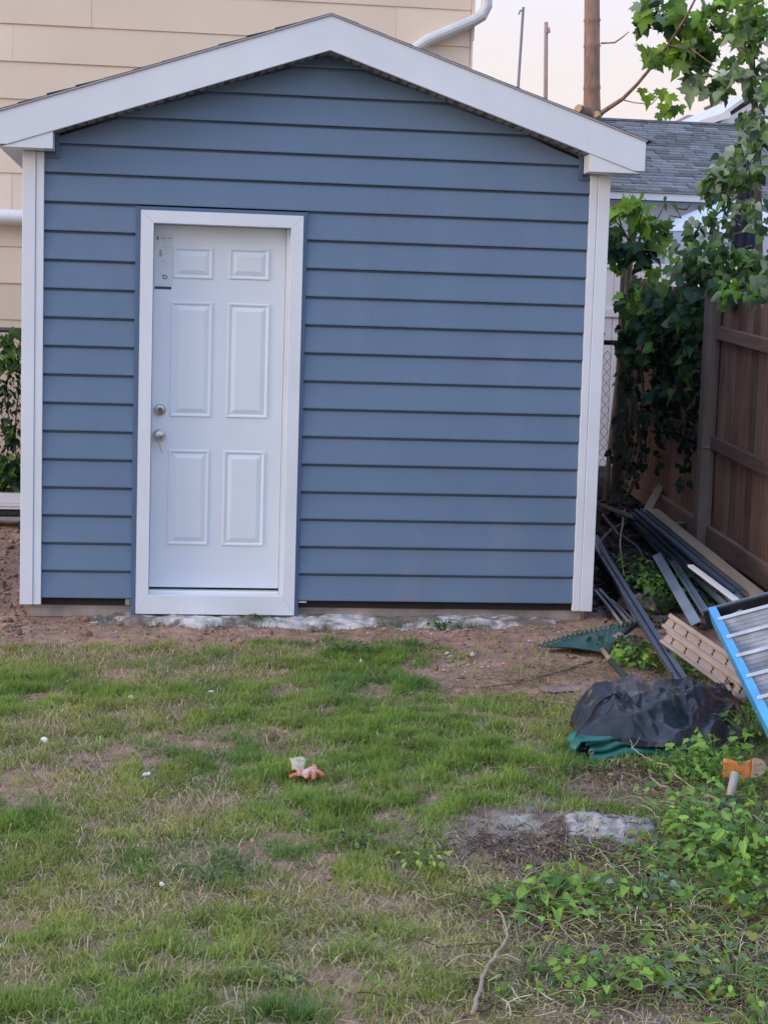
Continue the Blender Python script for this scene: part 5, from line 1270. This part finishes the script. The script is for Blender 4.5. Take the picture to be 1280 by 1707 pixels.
weed(465, 1640, 8, 0.046, 'oval', ['mid', 'bright'], 'broad leaved plantain low on the lawn', .05, .03)
weed(350, 1470, 20, 0.031, 'oval', ['dark', 'mid'], 'dark small leaved weed in the middle of the left lawn', .10, .05)
weed(590, 1415, 17, 0.031, 'oval', ['dark', 'mid'], 'dark small leaved weed right of centre on the lawn', .08, .05)
weed(575, 1095, 44, 0.028, 'oval', ['dark', 'mid'], 'dark green clump at the top of the lawn before the shed', .12, .08)
weed(735, 1050, 23, 0.028, 'lobed', ['dark', 'mid', 'pale'], 'greyish weed on the concrete apron right of the door', .10, .06)
weed(435, 1035, 23, 0.019, 'oval', ['mid', 'dark'], 'small weed on the concrete below the door', .13, .05)
# rusty dead leaves
for i, (x, y, mt, lab) in enumerate([(1097, 1098, 'leaf_orange', 'rusty pink dead leaf on the weed beside the navy channel'), (1218, 1148, 'leaf_dead', 'curled brown dead leaf at the foot of the ladder rail'), (1205, 1160, 'leaf_dead', 'crumpled brown dead leaf between tarp and ladder rail')]):
    q = G(x, y, .09); v_, f_2 = SHAPES['maple']; g = Mesh()
    A = np.array(Matrix.Rotation(.5+i, 3, 'Z')@Matrix.Rotation(.7, 3, 'X'))*.07
    vv = v_.copy(); vv[:, 2] += .35*np.abs(vv[:, 0])**1.3+.15*np.sin(vv[:, 1]*7); vv = vv@A.T+np.array(q)
    g.add([tuple(p) for p in vv], [tuple(map(int, t)) for t in f_2]); tag(g.build('dead_leaf', mt, None, smooth=True, loc=tuple(q)), lab, 'leaf', 'dead leaves beside the tarp and ladder')

# ------------------------------------------------------------------ grass, straw, clods, pulled vines (uncountable: one object each)
def sample_ground(n, fn, x0=-.35, x1=3.5, y0=-5.5, y1=.0):
    out = []; tot = 0
    while tot < n:
        x = rng.uniform(x0, x1, n); y = rng.uniform(y0, y1, n)
        # keep to a margin around the field of view
        cxv = CAM_LOC.x + (y-CAM_LOC.y)*.1165; half_ = (y-CAM_LOC.y)*.265+.25
        k = (np.abs(x-cxv) < half_) & (rng.random(n) < fn(x, y))
        out.append(np.stack([x[k], y[k]], 1)); tot += k.sum()
        if len(out) > 60: break
    return np.concatenate(out)[:n]
def lush(x, y):
    a = fbm(x, y, 1.5, 1); b = fbm(x, y, 4.5, 3)
    l = .70 + 1.4*(a-.5) + 1.0*(b-.5)
    l = l + .34*ell(x, y, 1.55, -2.6, .75, .9) + .22*ell(x, y, 1.35, -3.9, .6, .6) + .25*ell(x, y, -.1, -3.9, .5, .45) + .3*ell(x, y, 1.55, -1.3, .45, .5) + .2*ell(x, y, .5, -1.8, .5, .4)
    l = l*.88+.06
    l = l + .25*ell(x, y, .75, -4.9, .6, .35) + .2*ell(x, y, 1.95, -2.75, .3, .35)
    l = l - .28*ell(x, y, .1, -2.6, .6, .5) - .25*ell(x, y, .75, -3.3, .35, .4) - .3*ell(x, y, .3, -.95, .7, .25) - .25*ell(x, y, .45, -4.75, .22, .15)
    return np.clip(l, 0, 1)
def blades(name, xy, h, wdt, lean, colf, mat, label, flat=0.):
    n = len(xy); x, y = xy[:, 0], xy[:, 1]; z = ground_z(x, y)-.004
    an = rng.uniform(0, 2*np.pi, n); d = np.stack([np.cos(an), np.sin(an)], 1); sd_ = np.stack([-d[:, 1], d[:, 0]], 1)
    rot2 = rng.uniform(-.8, .8, n); sx = sd_*np.cos(rot2)[:, None]+d*np.sin(rot2)[:, None]
    hh = h; ln_2 = lean
    b = np.stack([x, y, z], 1)
    w2 = wdt[:, None]
    sv = np.concatenate([sx, np.zeros((n, 1))], 1)*w2*.5
    mid = b + np.concatenate([d*(hh*ln_2*.38)[:, None], (hh*(1-.25*ln_2)*.58)[:, None]], 1)
    tip = b + np.concatenate([d*(hh*ln_2*1.0)[:, None], (hh*np.sqrt(np.clip(1-ln_2**2*.82, .02, 1)))[:, None]], 1)
    V = np.stack([b-sv, b+sv, mid-sv*.8, mid+sv*.8, tip], 1).reshape(-1, 3)
    i0 = np.arange(n)*5
    Q = np.stack([i0, i0+1, i0+3, i0+2], 1); T = np.stack([i0+2, i0+3, i0+4], 1)
    c = colf(x, y, n); C = np.repeat(c, 5, 0)
    o = mesh_np(name, V, [Q, T], mat, np.clip(C, 0, 1)); return tag(o, label, kind='stuff')
def gcol(x, y, n):
    l = lush(x, y); t = rng.random(n)
    green = np.array([.200, .302, .068])[None]*(.65+.75*rng.random((n, 1))); yel = np.array([.43, .40, .13])[None]*(.7+.6*rng.random((n, 1))); blu = np.array([.125, .235, .07])[None]*(.7+.6*rng.random((n, 1)))
    f = np.clip(l*1.1+.12-t*.45, 0, 1)[:, None]
    c = yel*(1-f)+green*f
    k = fbm(x, y, 2.2, 6)[:, None]; k = np.clip((k-.5)*3, 0, .8); c = c*(1-k)+blu*k
    return c*(.66+.50*fbm(x, y, 6.5, 7, 2)[:, None])
NG = 300000
xy = sample_ground(NG, lambda x, y: np.clip((1-soil(x, y)*1.05), .012, 1)*(.06+.94*lush(x, y)**1.3)*np.clip(fbm(x, y, 11, 2, 2)*2.4-.55, .08, 1))
lz = lush(xy[:, 0], xy[:, 1]); cl_ = fbm(xy[:, 0], xy[:, 1], 11, 2, 2)
hm = .010+.045*lz*(.3+.7*rng.random(len(xy)))*np.clip(cl_*2.2-.4, .15, 1.5)+.014*rng.random(len(xy)) + (rng.random(len(xy)) < .02)*.03
blades('grass', xy, hm, rng.uniform(.0022, .0055, len(xy)), rng.uniform(.2, 1.0, len(xy)), gcol, 'grass', 'short patchy green grass of the lawn in front of the shed')
def scol(x, y, n):
    a = np.array([.52, .41, .245])[None]*(.55+.7*rng.random((n, 1))); b = np.array([.36, .265, .165])[None]*(.6+.7*rng.random((n, 1))); f = (rng.random((n, 1)) < .55)
    return np.where(f, a, b)
NS = 46000
xs = sample_ground(NS, lambda x, y: (.18+.62*(1-lush(x, y)))*(1-.93*soil(x, y)*sstep(-2.4, -1.4, y))*(1-.5*soil(x, y)))
blades('dry_straw', xs, rng.uniform(.02, .085, len(xs)), rng.uniform(.0012, .0036, len(xs)), rng.uniform(1.0, 1.10, len(xs)), scol, 'straw', 'dry tan straw and thatch lying through the lawn')
# taller tufts at the shed foot and in the corners
tuft_c = [(.45+random.uniform(-.1, .1), -.16), (.62, -.22), (1.15, -.20), (1.3, -.14), (1.5, -.3), (1.9, -.22), (2.05, -.18), (2.35, -.25), (.95, -.26), (1.22, -.12)]
tx = np.concatenate([np.stack([rng.normal(c[0], .05, 90), rng.normal(c[1], .03, 90)], 1) for c in tuft_c])
blades('grass_tufts', tx, rng.uniform(.02, .07, len(tx)), rng.uniform(.0015, .003, len(tx)), rng.uniform(.3, 1., len(tx)), lambda x, y, n: np.array([.075, .12, .05])[None]*(.6+.8*rng.random((n, 1))), 'grass', 'thin grass tufts growing from the concrete at the shed foot')
# earth clods, gravel crumbs
def crumbs(name, xy, r, cols, label, mat='clod', lift=.3):
    n = len(xy); base_ = np.array([(1, 0, 0), (-1, 0, 0), (0, 1, 0), (0, -1, 0), (0, 0, 1), (0, 0, -1)], float)
    tri = np.array([(0, 2, 4), (2, 1, 4), (1, 3, 4), (3, 0, 4), (2, 0, 5), (1, 2, 5), (3, 1, 5), (0, 3, 5)])
    P = base_[None]*rng.uniform(.55, 1.25, (n, 6, 1)) + rng.normal(0, .18, (n, 6, 3)); P = P*r[:, None, None]*np.array([1, 1, .7])
    an = rng.uniform(0, 6.28, n); c_, s_ = np.cos(an), np.sin(an)
    X = P[..., 0]*c_[:, None]-P[..., 1]*s_[:, None]; Y = P[..., 0]*s_[:, None]+P[..., 1]*c_[:, None]
    z = ground_z(xy[:, 0], xy[:, 1])+r*lift
    V = np.stack([X+xy[:, :1], Y+xy[:, 1:2], P[..., 2]+z[:, None]], -1).reshape(-1, 3)
    Fc = (tri[None]+(np.arange(n)*6)[:, None, None]).reshape(-1, 3)
    return tag(mesh_np(name, V, [Fc], mat, np.repeat(cols, 6, 0)), label, kind='stuff')
xc = sample_ground(7000, lambda x, y: soil(x, y)**2, -.4, 3.5, -5.4, .3)
crumbs('earth_crumbs', xc, rng.exponential(.0035, len(xc))+.0015, np.array([.32, .20, .15])[None]*(.5+.9*rng.random((len(xc), 1))), 'crumbs of brown earth scattered over the bare soil')
xb = np.stack([rng.uniform(-1.1, -.02, 2600), rng.uniform(-.5, 2.5, 2600)], 1)
crumbs('soil_clods', xb, rng.exponential(.0065, len(xb))+.002, np.array([.30, .19, .145])[None]*(.45+.9*rng.random((len(xb), 1))), 'loose clods of brown earth banked beside the left corner post')
xg = np.concatenate([np.stack([rng.normal(2.0, .22, 260), rng.normal(-1.18, .17, 260)], 1), np.stack([rng.normal(1.55, .12, 60), rng.normal(-1.0, .06, 60)], 1), np.stack([rng.uniform(.1, 2.9, 300), rng.uniform(-.42, -.02, 300)], 1), np.stack([rng.normal(-.2, .06, 40), rng.normal(-3.95, .05, 40)], 1), np.stack([rng.uniform(1.8, 2.9, 70), rng.uniform(-2.2, -.5, 70)], 1)])
crumbs('gravel', xg, rng.exponential(.0026, len(xg))+.002, np.array([.52, .49, .46])[None]*(.6+.6*rng.random((len(xg), 1))), 'scattered white gravel crumbs on the grass before the shed', lift=.7)
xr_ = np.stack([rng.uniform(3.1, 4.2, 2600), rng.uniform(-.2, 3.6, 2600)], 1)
crumbs('rubble', xr_, rng.exponential(.009, len(xr_))+.003, np.array([.055, .043, .038])[None]*(.4+1.0*rng.random((len(xr_), 1))), 'dark leaf litter and rubble, coloured darker still for shade, in the gap between shed and fence')
# pulled vines: curling strands
def strands(name, centers, n, L, r, cols, label, zlift=.02):
    me_v, me_f, me_c = [], [], []; off = 0
    for i in range(n):
        cx_, cy_, rx, ry = centers[rng.integers(len(centers))]
        x = rng.normal(cx_, rx); y = rng.normal(cy_, ry); an = rng.uniform(0, 6.28); k = rng.normal(0, 9); l = L*rng.uniform(.4, 1.3); m = 8; pts = []
        zz_ = rng.uniform(.004, zlift)
        for j in range(m):
            pts.append((x, y, zz_+.012*math.sin(j*.9+i))); an += k*l/m+rng.normal(0, .25); x += math.cos(an)*l/m; y += math.sin(an)*l/m
        pts = np.array(pts); pts[:, 2] += ground_z(pts[:, 0], pts[:, 1])
        rr2 = r*rng.uniform(.5, 1.2); tg = np.gradient(pts, axis=0); tg /= np.linalg.norm(tg, axis=1)[:, None]+1e-9
        sd2 = np.stack([-tg[:, 1], tg[:, 0], 0*tg[:, 0]], 1); up2 = np.cross(tg, sd2)
        for k3 in range(3):
            a = 2*math.pi*k3/3+.5; me_v.append(pts+(sd2*math.cos(a)+up2*math.sin(a))*rr2)
        for k3 in range(3):
            i0 = off+k3*m+np.arange(m-1); i1 = off+((k3+1) % 3)*m+np.arange(m-1); me_f.append(np.stack([i0, i1, i1+1, i0+1], 1))
        me_c.append(np.tile(np.array(cols[rng.integers(len(cols))])*rng.uniform(.7, 1.3), (3*m, 1))); off += 3*m
    return tag(mesh_np(name, np.concatenate(me_v), [np.concatenate(me_f)], 'straw', np.clip(np.concatenate(me_c), 0, 1), smooth=True), label, kind='stuff')
def gc(px, py, rx, ry): q = G(px, py, 0); return (q.x, q.y, rx, ry)
vc = [(.44, .37, .20), (.36, .40, .13), (.52, .46, .31), (.26, .34, .09), (.25, .19, .12), (.16, .11, .08)]
strands('pulled_vines', [gc(1000, 1530, .16, .10), gc(1130, 1530, .14, .10), gc(900, 1530, .10, .08), gc(1080, 1600, .2, .12), gc(1000, 1665, .22, .10), gc(1200, 1630, .15, .12), gc(1080, 1450, .13, .10), gc(1130, 1370, .13, .12)], 1250, .22, .0022, vc, 'tangle of pulled vine stems and roots at the lower right of the lawn', .035)
strands('straw_stalks', [gc(930, 1180, .14, .10), gc(880, 1140, .18, .10), gc(1000, 1300, .18, .10), gc(960, 1120, .18, .08), gc(1050, 1310, .14, .08), gc(780, 1160, .2, .12)], 520, .20, .0016, [(.42, .33, .22), (.34, .25, .16), (.25, .17, .11)], 'dry stalks strewn over the bare earth left of the tarp', .02)
strands('dark_roots', [gc(1000, 1440, .22, .08), gc(850, 1410, .15, .08), gc(1010, 1290, .12, .06)], 420, .12, .0024, [(.10, .07, .055), (.16, .11, .08), (.20, .15, .11)], 'dark roots and torn stems on the bare patch round the stones', .02)
# low broadleaf ground cover on the right
def cover(name, centers, n, size, kind, pals, label, zr=(.01, .06)):
    VV, FF, CC = [], [], []; off = 0
    for i in range(n):
        v, f = VARIANTS[kind][rng.integers(5)]
        cx_, cy_, rx, ry = centers[rng.integers(len(centers))]; x = rng.normal(cx_, rx); y = rng.normal(cy_, ry)
        p = Vector((x, y, gz(x, y)+rng.uniform(*zr))); an = rng.uniform(0, 6.28)
        t = Vector((math.cos(an), math.sin(an), rng.uniform(-.4, .35))).normalized(); n__ = Vector((rng.normal(0, .35), rng.normal(-.15, .35), 1)); n__ = (n__-t*n__.dot(t)).normalized(); xx_ = t.cross(n__)
        A = np.array(Matrix((xx_, t, n__)).transposed())*size*rng.uniform(.5, 1.25)
        VV.append(v@A.T+np.array(p)); FF.append(f+off); off += len(v); CC.append(np.tile(np.array(PAL[pals[rng.integers(len(pals))]])*rng.uniform(.7, 1.3), (len(v), 1)))
    return tag(mesh_np(name, np.concatenate(VV), [np.concatenate(FF)], 'leaf', np.clip(np.concatenate(CC), 0, 1), smooth=True), label, kind='stuff')
zone_r = [gc(1210, 1330, .13, .13), gc(1255, 1420, .13, .16), gc(1200, 1470, .12, .12), gc(1150, 1300, .08, .05), gc(1275, 1520, .10, .10), gc(1160, 1400, .07, .10), gc(1245, 1225, .10, .07)]
cover('ground_ivy', zone_r, 1700, .024, 'oval', ['weed', 'bright', 'weed', 'weed_dark', 'yellow'], 'low fine leaved ground cover along the right edge', (.01, .07))
cover('ground_nettles', zone_r, 700, .031, 'lobed', ['weed', 'weed_dark', 'weed', 'mid'], 'lobed leaved weeds rising along the right edge', (.03, .12))
cover('ground_bindweed', zone_r, 170, .042, 'heart', ['weed', 'bright', 'weed_dark'], 'larger heart shaped leaves scattered along the right edge', (.03, .11))
cover('clover_leaves', [gc(950, 1530, .16, .08), gc(1050, 1510, .16, .08), gc(1000, 1640, .22, .10), gc(1180, 1560, .15, .10), gc(1100, 1640, .2, .12), gc(1240, 1640, .1, .1), gc(1080, 1430, .12, .10)], 900, .030, 'lobed', ['weed', 'bright', 'pale', 'weed_dark', 'yellow'], 'small wilting leaves among the pulled vines at lower right', (.008, .05))
cover('lawn_weeds', [(.2, -3.9, .4, .5), (1.2, -3.2, .5, .9), (.8, -4.7, .5, .3), (1.6, -2.2, .4, .5)], 500, .018, 'oval', ['weed', 'bright', 'weed'], 'tiny broad leaves mixed through the lawn', (.006, .03))
cover('gap_weeds', [gc(1065, 965, .12, .18), gc(1130, 1010, .12, .15), gc(1060, 1100, .12, .10), gc(1150, 1130, .12, .10)], 700, .036, 'heart', ['mid', 'dark', 'bright', 'dark'], 'weeds growing through the strips between shed and fence', (.01, .10))
